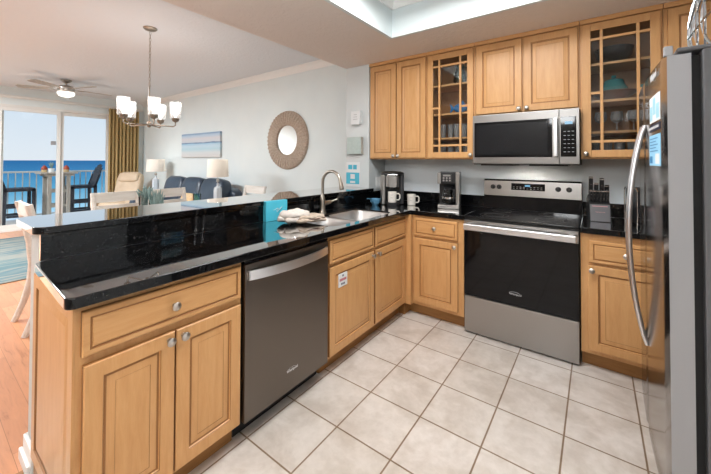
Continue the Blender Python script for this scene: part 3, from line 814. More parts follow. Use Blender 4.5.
# ------------------------------------------------------------------ refrigerator (front faces -x)
t = thing('refrigerator', 'tall stainless side-by-side refrigerator at the right edge of the kitchen', 'refrigerator', (2.230, -.69, 0), -R90)
b = BM(); box(b, .0, .91, .034, .69, .03, 1.745, .006); obj('body', b, M['fridge_side'], t)
b = BM()
for x in (.06, .85):
    for y in (.06, .6): cyl(b, (x, y, 0), (x, y, .03), .025)
obj('foot', b, M['blk'], t)
b = BM(); box(b, .03, .88, .006, .034, .06, 1.73); obj('gasket', b, M['blk_rub'], t)
def fdoor(x0, x1):
    b = BM(); n = 14; F = []; yb = .006
    for k in range(n + 1):
        u = k / n; x = x0 + (x1 - x0) * u; X = (x - .455) / .455
        y = -.064 - .012 * (1 - X * X) + (.006 if k in (0, n) else 0)
        F.append((x, y))
    prism(b, F + [(x1, yb), (x0, yb)], .055, 1.735)
    for f in b.faces:
        f.normal_update()
        if abs(f.normal.x) > .9 or abs(f.normal.z) > .9 or f.normal.y > .9: f.material_index = 1
    return obj('door', b, [M['steel_f'], M['fridge_edge']], t, smooth=30)
dl = fdoor(.0, .395); dr = fdoor(.401, .91)
def fhandle(x, par):
    b = BM(); pts = []
    for k in range(25):
        u = k / 24; z = .468 + (1.52 - .468) * u
        y = -.078 - .074 * (math.sin(PI * u) ** .75) * .85
        pts.append((x, y, z))
    tube(b, pts, [.013] * 25, 12, sx=.8, sy=1.1)
    obj('handle', b, M['satin'], par)
fhandle(.358, dl); fhandle(.452, dr)
b = BM(); box(b, .888, .909, -.066, -.040, 1.735, 1.772, .004); obj('hinge_cover', b, M['fridge_edge'], t)
b = BM(); box(b, .0, .10, -.05, .06, 1.7455, 1.762, .006); obj('hinge_cover', b, M['fridge_side'], t); b = BM(); box(b, .80, .905, -.03, .06, 1.7455, 1.762, .006); obj('hinge_cover', b, M['fridge_side'], t)
def on_front(b, x0, x1, z0, z1, lift=.0012):
    n = 6; lo = []; hi = []
    for k in range(n + 1):
        x = x0 + (x1 - x0) * k / n; X = (x - .455) / .455; y = -.064 - .012 * (1 - X * X)
        lo.append((x, y - lift)); hi.append((x, y + .002))
    prism(b, lo + hi[::-1], z0, z1)
b = BM(); on_front(b, .60, .83, 1.512, 1.622); s1 = obj('sticker', b, M['paper'], dr, label='pale blue and white printed sticker')
b = BM()
for k in range(3):
    on_front(b, .612 + k * .072, .67 + k * .072, 1.522 + (k % 2) * .02, 1.582 + (k % 2) * .03, .0018)
obj('print', b, mat('pale_blue_print', srgb(150, 200, 214), .4), s1)
b = BM(); on_front(b, .59, .83, 1.474, 1.504); s2 = obj('sticker', b, mat('dark_blue_label', srgb(28, 36, 58), .4), dr, label='thin dark blue band sticker')
b = BM()
for k in range(8): on_front(b, .585 + k * .028, .604 + k * .028, 1.484, 1.494, .0018)
obj('print', b, M['mark_l'], s2)
b = BM(); on_front(b, .585, .83, 1.328, 1.458); s3 = obj('sticker', b, mat('light_blue_label', srgb(150, 206, 236), .4), dr, label='light blue printed sticker')
b = BM()
for k in range(5): on_front(b, .60, .78 - (k % 2) * .04, 1.440 - k * .013, 1.444 - k * .013, .0018)
on_front(b, .60, .66, 1.338, 1.368, .0018); obj('print', b, mat('blue_print', srgb(40, 120, 170), .4), s3)
b = BM(); on_front(b, .73, .81, 1.336, 1.378, .0018); obj('print', b, M['paper'], s3)
b = BM(); put_text(b, 'Whirlpool', .042, (.70, -.0742, 1.705)); obj('logo', b, M['mark_l'], dr)

# wire basket on the refrigerator
t = thing('wire_basket', 'chrome wire basket with curved lattice sides on top of the refrigerator', 'basket', (2.56, -1.20, 1.7455))
b = BM(); tube(b, [(x, y, .008) for x, y in rrect(-.2, .2, -.22, .22, .03)], .005, 8, closed=True)
for k in range(5): tube(b, [(-.2, -.15 + k * .075, .008), (.2, -.15 + k * .075, .008)], .003, 6)
obj('base', b, M['chrome'], t)
b = BM()
def side(u, z, s):   # bulging side, u along y
    return (s * (.2 + .03 * math.sin(PI * min(z / .42, 1))), u, z)
for s in (-1, 1):
    b = BM()
    for k in range(4):
        for dr_ in (-1, 1):
            pts = []
            for q in range(13):
                z = .01 + .40 * q / 12; u = -.19 + k * .127 + dr_ * .15 * math.sin(PI * q / 12 * 1.0)
                pts.append(side(max(-.21, min(.21, u)), z, s))
            tube(b, pts, .0055, 6)
    for z in (.2,): tube(b, [side(-.21 + .42 * k / 8, z, s) for k in range(9)], .0055, 6)
    obj('lattice', b, M['chrome'], t)
b = BM(); tube(b, [(x, y, .41) for x, y in rrect(-.2, .2, -.22, .22, .03)], .006, 8, closed=True)
for sx in (-1, 1):
    for sy in (-1, 1): tube(b, [(sx * .2, sy * .21, .006), (sx * .225, sy * .22, .2), (sx * .2, sy * .21, .41)], .008, 8)
obj('rim', b, M['chrome'], t)

# ================================================================== COUNTER ITEMS
CZ = .9145
b = BM(); box(b, -.09, .09, -.02, .02, 0, .143, .003); t = solo('turquoise_box', b, M['teal'], 'small turquoise box leaning upright against the peninsula backsplash', 'box', (.082, -1.672, CZ), math.radians(84))
b = BM()
for pts in ([(-.03, -.0208, .075), (.0, -.0208, .088), (.022, -.0208, .08), (.045, -.0208, .098)], [(-.005, -.0208, .066), (.008, -.0208, .084), (.005, -.0208, .092)], [(.0, -.0208, .06), (.02, -.0208, .078), (.03, -.0208, .072)]):
    tube(b, pts, [.002] + [.006] * (len(pts) - 2) + [.002], 6, sy=.15)
obj('printed_mark', b, M['paper'], t)
# folded towel / mitt
t = thing('oven_mitt', 'cream quilted oven mitt folded on the granite by the sink', 'oven mitt', (.295, -1.64, CZ + .003), math.radians(62))
def wob(p):
    return Vector((p.x + .006 * math.sin(p.y * 60), p.y + .009 * math.sin(p.x * 38), p.z * (1 + .22 * math.sin(p.x * 55 + p.y * 22)) + .004 * math.sin(p.x * 70 + 1) * math.cos(p.y * 60)))
b = BM(); superell(b, (.06, -.012, .021), (.125, .075, .016), .7, .55, 60, 20, warp=wob)
superell(b, (.07, -.014, .040), (.105, .062, .014), .7, .55, 60, 20, warp=wob); obj('cuff', b, M['cloth_t'], t)
b = BM(); superell(b, (-.03, .012, .058), (.105, .078, .030), .85, .7, 60, 24, warp=wob)
superell(b, (-.105, .02, .034), (.045, .055, .026), .8, .7, 36, 18, warp=wob); superell(b, (-.05, -.035, .030), (.06, .04, .024), .8, .7, 36, 18, warp=wob); obj('palm', b, M['cloth'], t)
b = BM(); tube(b, [(.060 + .122 * math.cos(a), -.012 + .073 * math.sin(a), .030) for a in [k * 2 * PI / 32 for k in range(32)]], .0035, 6, closed=True); obj('binding', b, M['brn_cer'], t)
# blue handled bowl
t = thing('handled_bowl', 'small blue ceramic bowl with a handle beside the pod coffee maker', 'bowl', (.212, -.54, CZ))
b = BM(); lathe(b, [(.028, 0), (.030, .006), (.046, .03), (.052, .062), (.049, .062), (.043, .032), (.027, .009), (0, .008)], seg=28); obj('cup', b, M['blue_cer'], t)
b = BM(); tube(b, [(-.048, -.012, .056), (-.066, -.018, .059), (-.082, -.024, .058)], [.007, .007, .006], 8, sy=.6); obj('handle', b, M['blue_cer'], t)
# mugs
def mug(label, loc, rz):
    t = thing('coffee_mug', label, 'mug', loc, rz, 'cream coffee mugs')
    b = BM(); lathe(b, [(.036, 0), (.040, .004), (.0415, .105), (.0385, .105), (.037, .008), (0, .008)], seg=28); obj('cup', b, M['mugw'], t)
    b = BM(); tube(b, [(.039, 0, .085), (.062, 0, .086), (.073, 0, .075), (.074, 0, .042), (.064, 0, .026), (.039, 0, .024)], .0065, 10); obj('handle', b, M['mugw'], t)
    b = BM()
    for k in range(4):
        for j in range(2):
            a = -2.0 + k * .16 + .05 * j; tube(b, [(.0418 * math.cos(a), .0418 * math.sin(a), .045 + j * .028), (.0418 * math.cos(a + .09), .0418 * math.sin(a + .09), .052 + j * .028)], .0013, 5)
    obj('printed_mark', b, M['mark'], t)
    return t
mg = mug('cream mug with handle standing on the counter between the two coffee makers', (.495, -.325, CZ), math.radians(30))
dup(mg, (.358, -.462, CZ + .0283), math.radians(32), 'cream mug standing in the pod coffee maker')
# pod coffee maker
t = thing('pod_coffee_maker', 'silver and black pod coffee maker in the counter corner', 'coffee maker', (.31, -.375, CZ), math.radians(30))
b = BM(); prism(b, rrect(-.105, .105, -.0, .135, .03), 0, .30, b=.006); obj('body', b, M['blk'], t)
b = BM(); prism(b, rrect(-.118, -.062, -.075, .125, .022), .004, .292, b=.008); obj('water_tank', b, M['steel'], t)
b = BM(); prism(b, rrect(.068, .1135, -.05, .125, .022), .004, .292, b=.008); obj('side_panel', b, M['dk_grey'], t)
b = BM(); prism(b, rrect(-.066, .066, -.125, .0, .03), .0, .028, b=.005); obj('drip_tray', b, M['blk'], t)
b = BM(); prism(b, rrect(-.066, .066, -.10, .0, .035), .175, .285, b=.006); obj('brew_head', b, M['steel'], t)
b = BM(); prism(b, rrect(-.03, .03, -.08, -.03, .02), .150, .176, b=.003); obj('spout', b, M['blk'], t)
b = BM(); lathe(b, [(.112, .293), (.118, .298), (.112, .315), (.08, .327), (0, .331)], (0, .01, 0), 36); obj('lid', b, M['blk'], t)
b = BM(); tube(b, [(-.05, -.1, .292), (-.045, -.125, .296), (.045, -.125, .296), (.05, -.1, .292)], .006, 8); obj('handle', b, M['steel'], t)
# drip coffee maker
t = thing('drip_coffee_maker', 'black and steel drip coffee maker with glass carafe, left of the range', 'coffee maker', (.85, -.24, CZ), math.radians(14))
b = BM(); box(b, -.095, .095, .0, .10, 0, .33, .006); obj('body', b, M['blk'], t)
b = BM(); box(b, -.095, .095, -.13, .0, 0, .035, .006); bs = obj('base', b, M['steel'], t)
b = BM(); box(b, -.095, .095, -.125, .0, .225, .33, .008); hd = obj('brew_head', b, M['blk'], t)
b = BM(); box(b, -.0955, -.065, -.128, -.122, .225, .325, .002); box(b, .065, .0955, -.131, -.0, .036, .328, .003); obj('trim_strip', b, M['steel'], hd)
b = BM(); box(b, -.055, .03, -.129, -.123, .24, .315, .003); kp = obj('control_panel', b, M['dk_grey'], hd)
b = BM()
for k in range(3):
    for j in range(2): lathe(b, [(.008, 0), (.008, .002), (0, .002)], (-.04 + k * .027, -.129, .256 + j * .022), 12, axis='y')
box(b, -.045, .02, -.1305, -.128, .293, .308); obj('button', b, M['steel'], kp)
b = BM(); lathe(b, [(.045, .036), (.060, .045), (.066, .09), (.055, .145), (.042, .175), (.040, .175), (.052, .145), (.063, .09), (.057, .048), (0, .040)], (0, -.065, 0), 28); ca = obj('carafe', b, M['smoke_gl'], t)
b = BM(); lathe(b, [(.044, .172), (.046, .19), (.03, .20), (0, .20)], (0, -.065, 0), 24); tube(b, [(.03, -.105, .18), (.05, -.14, .175), (.058, -.15, .13), (.045, -.128, .07)], .008, 8); obj('carafe_lid', b, M['blk'], ca)
b = BM(); lathe(b, [(.0665, .088), (.0675, .09), (.0675, .105), (.064, .107)], (0, -.065, 0), 28, closed=True); obj('carafe_band', b, M['chrome'], ca)
# knife block and knives
t = thing('knife_block', 'grey steel-fronted knife block on the worktop right of the range', 'knife block', (1.972, -.26, CZ), math.radians(8))
b = BM(); YZ = Matrix(((0, 0, 1, 0), (1, 0, 0, 0), (0, 1, 0, 0), (0, 0, 0, 1)))
prism(b, [(-.065, 0), (.075, 0), (.105, .15), (.035, .185), (-.045, .128)], -.061, .061, b=.003, mx=YZ); kb = obj('body', b, M['blk'], t)
b = BM(); prism(b, [(-.069, .004), (-.0655, .004), (-.0465, .122), (-.050, .122)], -.058, .058, mx=YZ); fp = obj('front_plate', b, mat('steel_plate', srgb(124, 124, 128), .35, .7), t)
b = BM(); tube(b, [(-.028 + .004 * k, -.0600, .068 + .004 * math.sin(k * 1.9)) for k in range(15)], .0011, 5); box(b, -.045, .045, -.0525, -.0485, .105, .112); obj('logo', b, mat('pale_red_print', srgb(214, 160, 160), .5), fp)
kT = Matrix.Translation((1.972, -.26, CZ)) @ Matrix.Rotation(math.radians(8), 4, 'Z')
def knife(name, label, x, y, z, L, w, group, tilt=-.42):
    bt = BM(); box(bt, -w / 2, w / 2, -.009, .009, 0, L, .004, seg=2)
    o = obj(name, bt, M['blk'])
    b2 = BM(); box(b2, -w * .42, w * .42, -.0012, .0012, -.035, 0); obj('blade', b2, M['chrome'], o)
    b2 = BM(); box(b2, -w / 2 - .0003, w / 2 + .0003, -.0093, .0093, L - .012, L - .004); [lathe(b2, [(.0028, 0), (.0028, .0007), (0, .0007)], (0, -.009, L * q), 8, axis='y') for q in (.3, .6)]; obj('rivets', b2, M['chrome'], o)
    o.matrix_world = kT @ Matrix.Translation((x, y, z)) @ Matrix.Rotation(-tilt, 4, 'X') if False else kT @ Matrix.Translation((x, y, z)) @ Matrix.Rotation(tilt * -.4, 4, 'X')
    return tag(o, label, 'knife', group)
NTH = ('leftmost', 'second from left', 'third from left', 'third from right', 'second from right', 'rightmost')
for k in range(6):
    knife('steak_knife', 'black-handled steak knife, %s in the front row of the knife block' % NTH[k], -.0485 + k * .0194, -.026, .142, .085, .0175, 'steak knives in the block')
for k, (x, L) in enumerate(((-.045, .145), (-.012, .10), (.02, .135), (.05, .085))):
    knife('kitchen_knife', 'black-handled kitchen knife, %s in the back row of the knife block' % ('leftmost and tallest', 'second from left', 'second from right', 'rightmost and shortest')[k], x, .02, .177, L, .027, 'kitchen knives in the block')
# black appliance at the refrigerator
t = thing('toaster', 'black countertop toaster with chrome edge frame, half behind the refrigerator', 'toaster', (2.195, -.30, CZ), math.radians(10))
b = BM(); box(b, -.042, .042, -.14, .14, .01, .25, .015); obj('body', b, M['blk'], t)
b = BM()
for x in (-.046, .046):
    tube(b, [(x, -.135, 0), (x, -.14, .06), (x, -.14, .235), (x, -.12, .252), (x, .12, .252), (x, .14, .235), (x, .14, 0)], .004, 8)
for z in (.07, .02): tube(b, [(-.046, -.142, z), (.046, -.142, z)], .0025, 6)
obj('frame', b, M['chrome'], t)
b = BM(); box(b, -.02, .02, -.155, -.138, .19, .21, .004); obj('lever', b, M['chrome'], t)

# cabinet contents -------------------------------------------------
def tumbler_bm(r, h): 
    b = BM(); lathe(b, [(r * .82, 0), (r, h), (r * .93, h), (r * .76, .008), (0, .008)], seg=20); return b
gl = None
ORD = ('leftmost', 'second from left', 'third from left', 'fourth from left', 'rightmost')
def glasses(x0, step, n, z, y, where, h, r=.032, jit=0):
    proto = None
    for k in range(n):
        nm = ORD[k] if k < n - 1 else 'rightmost'
        lab = 'clear drinking glass, %s on the %s' % (nm, where)
        loc = (x0 + k * step, y + (k % 2) * jit, z + .0005)
        if proto is None: proto = solo('drinking_glass', tumbler_bm(r, h), M['tumbler'], lab, 'glass', loc, 0, 'glasses on the ' + where)
        else:
            c = proto.copy(); COL.objects.link(c); c.location = loc; c['label'] = lab
glasses(.76, .066, 5, SHZ[0], -.17, 'third shelf of the left glass cabinet', .135, .029, .02)
glasses(.76, .075, 4, UZ0 + .02, -.17, 'bottom of the left glass cabinet', .10, .032)
glasses(1.95, .075, 5, UZ0 + .02, -.17, 'bottom of the right glass cabinet', .10, .032)
# stemware in the right cabinet
def wineglass(label, loc):
    t = thing('wine_glass', label, 'glass', loc, 0, 'wine glasses in the right cabinet')
    b = BM(); lathe(b, [(.032, 0), (.031, .003), (.006, .008), (.004, .06), (.008, .066)], seg=20); obj('stem', b, M['tumbler'], t)
    b = BM(); lathe(b, [(.008, .066), (.033, .085), (.038, .11), (.033, .15), (.031, .15), (.036, .11), (.03, .087), (0, .07)], seg=20); obj('bowl', b, M['tumbler'], t)
    return t
wg = wineglass('stemmed wine glass, leftmost on the third shelf of the right glass cabinet', (1.99, -.17, SHZ[0] + .0005))
dup(wg, (2.085, -.15, SHZ[0] + .0005), 0, 'stemmed wine glass in the middle of the third shelf, right glass cabinet')
dup(wg, (2.18, -.17, SHZ[0] + .0005), 0, 'stemmed wine glass, rightmost on the third shelf of the right glass cabinet')
b = BM(); lathe(b, [(.04, 0), (.05, .01), (.105, .06), (.118, .12), (.113, .12), (.10, .063), (.045, .014), (0, .012)], seg=28)
solo('glass_bowl', b, M['smoke_gl'], 'dark smoked glass bowl on the top shelf of the right glass cabinet', 'bowl', (2.07, -.165, SHZ[2] + .0005))
def cv(b, c, s, **k): superell(b, c, s, 1, 1, 20, 12, **k)
t = thing('fish_ornament', 'bright blue fish-shaped ornament on a shelf of the left glass cabinet', 'ornament', (.93, -.16, SHZ[1] + .0005))
b = BM(); cv(b, (0, 0, .06), (.07, .03, .045)); box(b, -.02, .02, -.02, .02, 0, .03, .005); obj('body', b, M['bl_orn'], t)
b = BM(); prism(b, [(-.06, .06), (-.105, .11), (-.095, .06), (-.105, .015)], -.006, .006, mx=UP); prism(b, [(-.02, .09), (.02, .13), (.04, .09)], -.005, .005, mx=UP); obj('fin', b, M['bl_orn'], t)
t = thing('glass_pitcher', 'dark teal glass pitcher on the top shelf of the left glass cabinet', 'pitcher', (.92, -.16, SHZ[2] + .0005))
b = BM(); lathe(b, [(.045, 0), (.06, .05), (.05, .12), (.035, .16), (.045, .19), (.042, .19), (.031, .16), (.046, .12), (.056, .05), (0, .008)], seg=24); obj('body', b, M['teal_gl'], t)
b = BM(); tube(b, [(.04, 0, .17), (.08, 0, .16), (.085, 0, .10), (.055, 0, .06)], .006, 8); obj('handle', b, M['teal_gl'], t)
b = BM(); lathe(b, [(.05, 0), (.06, .008), (.13, .055), (.14, .066), (.135, .068), (.06, .016), (0, .012)], seg=28)
solo('serving_bowl', b, M['brn_cer'], 'wide brown bowl under the teal jar, right glass cabinet', 'bowl', (2.07, -.165, SHZ[1] + .0005))
t = thing('lidded_jar', 'teal lidded jar standing in the brown bowl of the right glass cabinet', 'jar', (2.07, -.165, SHZ[1] + .017))
b = BM(); lathe(b, [(.045, 0), (.075, .03), (.082, .08), (.06, .12), (.055, .12), (0, .118)], seg=24); obj('body', b, M['teal_cer'], t)
b = BM(); lathe(b, [(.064, .12), (.055, .14), (.02, .155), (.012, .16), (.016, .175), (0, .18)], seg=24); obj('lid', b, M['teal_cer'], t)
b = BM(); lathe(b, [(.03, 0), (.036, .005), (.045, .10), (.04, .10), (.03, .01), (0, .008)], seg=20)
solo('teal_cup', b, M['teal_cer'], 'teal cup at the right end of the middle shelf, right glass cabinet', 'cup', (2.245, -.17, SHZ[1] + .0005))

# ------------------------------------------------------------------ things on the stub wall
def wall_board(name, label, cat, x0, x1, z0, z1, m, d=.025):
    t = thing(name, label, cat, ((x0 + x1) / 2, -.335, z0)); w = (x1 - x0) / 2
    b = BM(); box(b, -w, w, -d, -.0005, 0, z1 - z0, .003); obj('board', b, m, t); return t
t = wall_board('wall_sign', 'small white block sign, uppermost on the white wall beside the cabinets', 'sign', -.215, -.095, 1.742, 1.888, M['paper'], .04)
b = BM(); [box(b, -.03 + .004 * k, .03 - .004 * k, -.0408, -.0398, .055 + k * .025, .06 + k * .025) for k in range(3)]; obj('print', b, M['mark'], t)
t = wall_board('wall_sign', 'square grey-green block sign below the small white one', 'sign', -.262, -.072, 1.418, 1.606, M['grey_wood'], .045)
b = BM(); box(b, -.094, .094, -.0462, -.0445, .002, .186); obj('printed_face', b, mottled('grey_green_print', srgb(172, 186, 180), srgb(184, 196, 192), 30, .6), t)
t = thing('paper_notice', 'white paper notice with turquoise blocks taped low on the white wall', 'notice', (-.215, -.335, 1.062))
b = BM(); box(b, -.098, .098, -.003, -.0005, 0, .27); pn = obj('sheet', b, M['paper'], t)
b = BM(); box(b, -.09, .09, -.0038, -.0028, .028, .155); box(b, -.062, -.006, -.0038, -.0028, .19, .24); box(b, .006, .056, -.0038, -.0028, .19, .24); obj('printed_block', b, M['teal_d'], t)
b = BM(); box(b, -.035, .035, -.0046, -.0036, .038, .062); box(b, -.03, .03, -.0046, -.0036, .085, .138); obj('printed_block', b, M['mark_l'], t)
t = thing('light_switch', 'white switch plate on the side wall under the cabinets', 'switch', (0, -.15, 1.035))
b = BM(); box(b, .0005, .006, -.055, .055, 0, .135, .002); obj('plate', b, M['white_gl'], t)
b = BM(); [box(b, .005, .009, y - .017, y + .017, .035, .10, .001) for y in (-.024, .024)]; obj('rocker', b, M['white_gl'], t)

# ================================================================== LIVING AND DINING
# chandelier
HX, HY = -1.772, -1.78
t = thing('chandelier', 'bronze five-arm chandelier with clear glass shades over the dining table', 'chandelier', (HX, HY, 1.70))
H = ZC - 1.70
b = BM(); lathe(b, [(.065, H), (.065, H - .008), (.05, H - .022), (.012, H - .03), (0, H - .03)], seg=24); obj('canopy', b, M['bronze'], t)
b = BM()
n = 17
for k in range(n):
    z = H - .035 - k * .034; pts = []
    for q in range(12):
        a = 2 * PI * q / 12; u, v = .008 * math.cos(a), .021 * math.sin(a)
        pts.append((u, 0, z + v - .02) if k % 2 else (0, u, z + v - .02))
    tube(b, pts, .0022, 6, closed=True)
obj('chain', b, M['bronze'], t)
zc = H - .035 - n * .034
b = BM(); cyl(b, (0, 0, .03), (0, 0, zc), .007); tube(b, [(.012 * math.cos(a), 0, zc + .004 + .012 * math.sin(a)) for a in [k * PI / 6 for k in range(12)]], .003, 6, closed=True)
lathe(b, [(0, -.015), (.012, -.012), (.022, .006), (.022, .03), (.012, .05), (.007, .055)], seg=18); obj('stem', b, M['bronze'], t)
for k in range(5):
    a = math.radians(60 + 72 * k); c, s = math.cos(a), math.sin(a); R = .24
    b = BM(); tube(b, [(c * .015, s * .015, .015), (c * .15, s * .15, .008), (c * (R - .02), s * (R - .02), .004), (c * R, s * R, .018), (c * R, s * R, .06)], .0065, 8); ar = obj('arm', b, M['bronze'], t)
    b = BM(); lathe(b, [(.008, .05), (.03, .062), (.038, .085), (.038, .095), (0, .095)], (c * R, s * R, 0), 18); obj('socket_cup', b, M['bronze'], ar)
    b = BM(); lathe(b, [(.054, .09), (.056, .262), (.053, .262), (.051, .094), (0, .0935)], (c * R, s * R, 0), 24); obj('glass_shade', b, M['seeded'], ar)
    b = BM(); lathe(b, [(.012, .096), (.014, .12), (.034, .15), (.040, .175), (.030, .205), (0, .218)], (c * R, s * R, 0), 18); obj('bulb', b, M['bulb'], ar)
    lamp('chandelier_glow', 'POINT', (HX + c * R, HY + s * R, 1.70 + .235), 1.3, (1, .97, .93), .05)
# ceiling fan
FX, FY = -5.365, -1.663
t = thing('ceiling_fan', 'brushed nickel ceiling fan with lit white bowl near the glass door', 'ceiling fan', (FX, FY, 2.43))
H = ZC - 2.43
b = BM(); lathe(b, [(.075, H), (.075, H - .02), (.04, H - .05), (.014, H - .06), (.014, H - .11), (0, H - .11)], seg=24); obj('canopy', b, M['nickel'], t)
b = BM(); lathe(b, [(.03, .20), (.09, .185), (.115, .155), (.115, .10), (.10, .075), (0, .075)], seg=28); obj('motor_housing', b, M['nickel'], t)
b = BM(); lathe(b, [(.118, .078), (.118, .05), (.10, .02), (.06, .004), (0, 0)], seg=28); obj('light_bowl', b, M['frost'], t)
for k in range(5):
    a = math.radians(20 + 72 * k); mx = Matrix.Rotation(a, 4, 'Z') @ Matrix.Translation((0, 0, .135)) @ Matrix.Rotation(math.radians(10), 4, 'X')
    b = BM(); prism(b, [(.17, -.05), (.60, -.068), (.655, -.04), (.66, .03), (.62, .068), (.17, .05)], -.004, .004, mx=mx); bl = obj('blade', b, M['grey_wood'], t)
    b = BM(); box(b, .09, .24, -.014, .014, -.010, -.004, .002, mx=mx); obj('blade_bracket', b, M['nickel'], bl)
b = BM(); [tube(b, [(.09, y, .08), (.092, y, -.04)], .0018, 6) for y in (-.02, .03)]; [lathe(b, [(0, -.05), (.008, -.045), (.006, -.03), (0, -.03)], (.092, y, 0), 10) for y in (-.02, .03)]; obj('pull_chain', b, M['nickel'], t)
lamp('fan_glow', 'POINT', (FX, FY, 2.38), 2, (1, .97, .93), .1)

# curtain
t = thing('curtain', 'long olive tan pleated curtain at the right side of the glass door', 'curtain', (XL + .10, -.315, .02))
b = BM(); n = 120; A = []; 
for off in (0, .006):
    row = []
    for k in range(n + 1):
        u = k / n; y = -.30 + .60 * u; x = .035 * math.sin(u * 2 * PI * 8.5) + .008 * math.sin(u * 31) + off
        row.append((x, y))
    A.append(row)
prism(b, A[0] + A[1][::-1], 0, 2.48); obj('fabric', b, M['curtain'], t)
b = BM(); box(b, -.055, -.03, -2.6, .40, 2.50, 2.53, .004); box(b, -.06, -.055, -2.6, .4, 2.485, 2.545); 
for k in range(9): cyl(b, (0, -.28 + k * .07, 2.475), (-.03, -.28 + k * .07, 2.51), .004, seg=6)
box(b, -.0995, -.058, -.05, -.02, 2.50, 2.53); box(b, -.0995, -.058, -2.5, -2.47, 2.50, 2.53); obj('track', b, M['alu'], t)

# canvas picture
def art_mat():
    m = mat('seascape_print', (1, 1, 1, 1), .6)
    N, L, P = nodes(m); t = N.new('ShaderNodeTexCoord'); sx = N.new('ShaderNodeSeparateXYZ'); L.new(t.outputs['Object'], sx.inputs[0])
    n = noise(m, coords(m, (1.5, 1, 14)), 2.2, 5, .6)
    ad = N.new('ShaderNodeMath'); ad.operation = 'MULTIPLY_ADD'; ad.inputs[1].default_value = .035; L.new(n, ad.inputs[0]); L.new(sx.outputs['Z'], ad.inputs[2])
    mr = N.new('ShaderNodeMapRange'); mr.inputs['From Min'].default_value = .02; mr.inputs['From Max'].default_value = .49; L.new(ad.outputs[0], mr.inputs['Value'])
    L.new(ramp(m, mr.outputs[0], [(0, srgb(206, 204, 202)), (.2, srgb(206, 212, 214)), (.34, srgb(176, 206, 216)), (.46, srgb(192, 212, 224)), (.56, srgb(160, 196, 218)), (.595, srgb(84, 116, 156)), (.63, srgb(196, 204, 212)), (.78, srgb(206, 204, 208)), (.90, srgb(176, 198, 216)), (1, srgb(120, 148, 182))]), P.inputs['Base Color'])
    return m
t = thing('canvas_picture', 'wide pale seascape canvas above the navy sofa', 'picture', (-4.22, YL, 1.405))
b = BM(); box(b, -.70, .70, -.045, -.001, 0, .47, .004); obj('canvas', b, art_mat(), t)
# mirror
t = thing('round_mirror', 'round mirror in a wide whitewashed wicker ring on the pale wall', 'mirror', (-1.775, YL, 1.655))
b = BM(); lathe(b, [(.22, .012), (.23, .03), (.30, .05), (.38, .048), (.43, .03), (.44, .012), (.44, .001), (.22, .001)], (0, 0, 0), 64, axis='y', closed=True)
for k in range(44):
    a = 2 * PI * k / 44; c, s = math.cos(a), math.sin(a)
    tube(b, [(c * .235, -.033, s * .235), (c * .30, -.052, s * .30), (c * .38, -.050, s * .38), (c * .425, -.034, s * .425)], [.006, .008, .010, .011], 6)
obj('frame', b, M['wicker'], t)
b = BM(); lathe(b, [(.228, .004), (.228, .010), (0, .010)], seg=48, axis='y'); obj('glass', b, M['mirror'], t)

# sofa
t = thing('sofa', 'navy leather three-cushion sofa against the pale wall under the canvas', 'sofa', (-3.85, YL - .07, 0))
hw = 1.15
b = BM(); box(b, -hw, hw, -.88, 0, .08, .40, .04, seg=3); obj('base', b, M['navy'], t)
b = BM(); superell(b, (0, -.10, .56), (hw - .02, .11, .34), .3, .3); obj('backrest', b, M['navy'], t)
for k in range(3):
    x = (k - 1) * .66
    b = BM(); superell(b, (x, -.53, .45), (.33, .36, .09), .35, .35); obj('seat_cushion', b, M['navy'], t)
    b = BM(); mx = Matrix.Translation((x, -.27, .76)) @ Matrix.Rotation(math.radians(-14), 4, 'X'); superell(b, (0, 0, 0), (.335, .12, .29), .5, .42, mx=mx); obj('back_cushion', b, M['navy'], t)
for s in (-1, 1):
    b = BM(); superell(b, (s * (hw - .14), -.45, .40), (.13, .45, .32), .4, .3); obj('armrest', b, M['navy'], t)
for sx in (-1, 1):
    for y in (-.8, -.08):
        b = BM(); cyl(b, (sx * 1.05, y, 0), (sx * 1.05, y, .09), .02, .03); obj('leg', b, M['blk_wood'], t)
b = BM(); superell(b, (0, 0, .14), (.19, .07, .15), .6, .5, mx=Matrix.Rotation(math.radians(-18), 4, 'X'))
solo('throw_pillow', b, mottled('tan_weave', srgb(206, 180, 142), srgb(190, 162, 124), 40, .9), 'small tan throw pillow on the right seat of the navy sofa', 'pillow', (-3.02, -.78, .568))
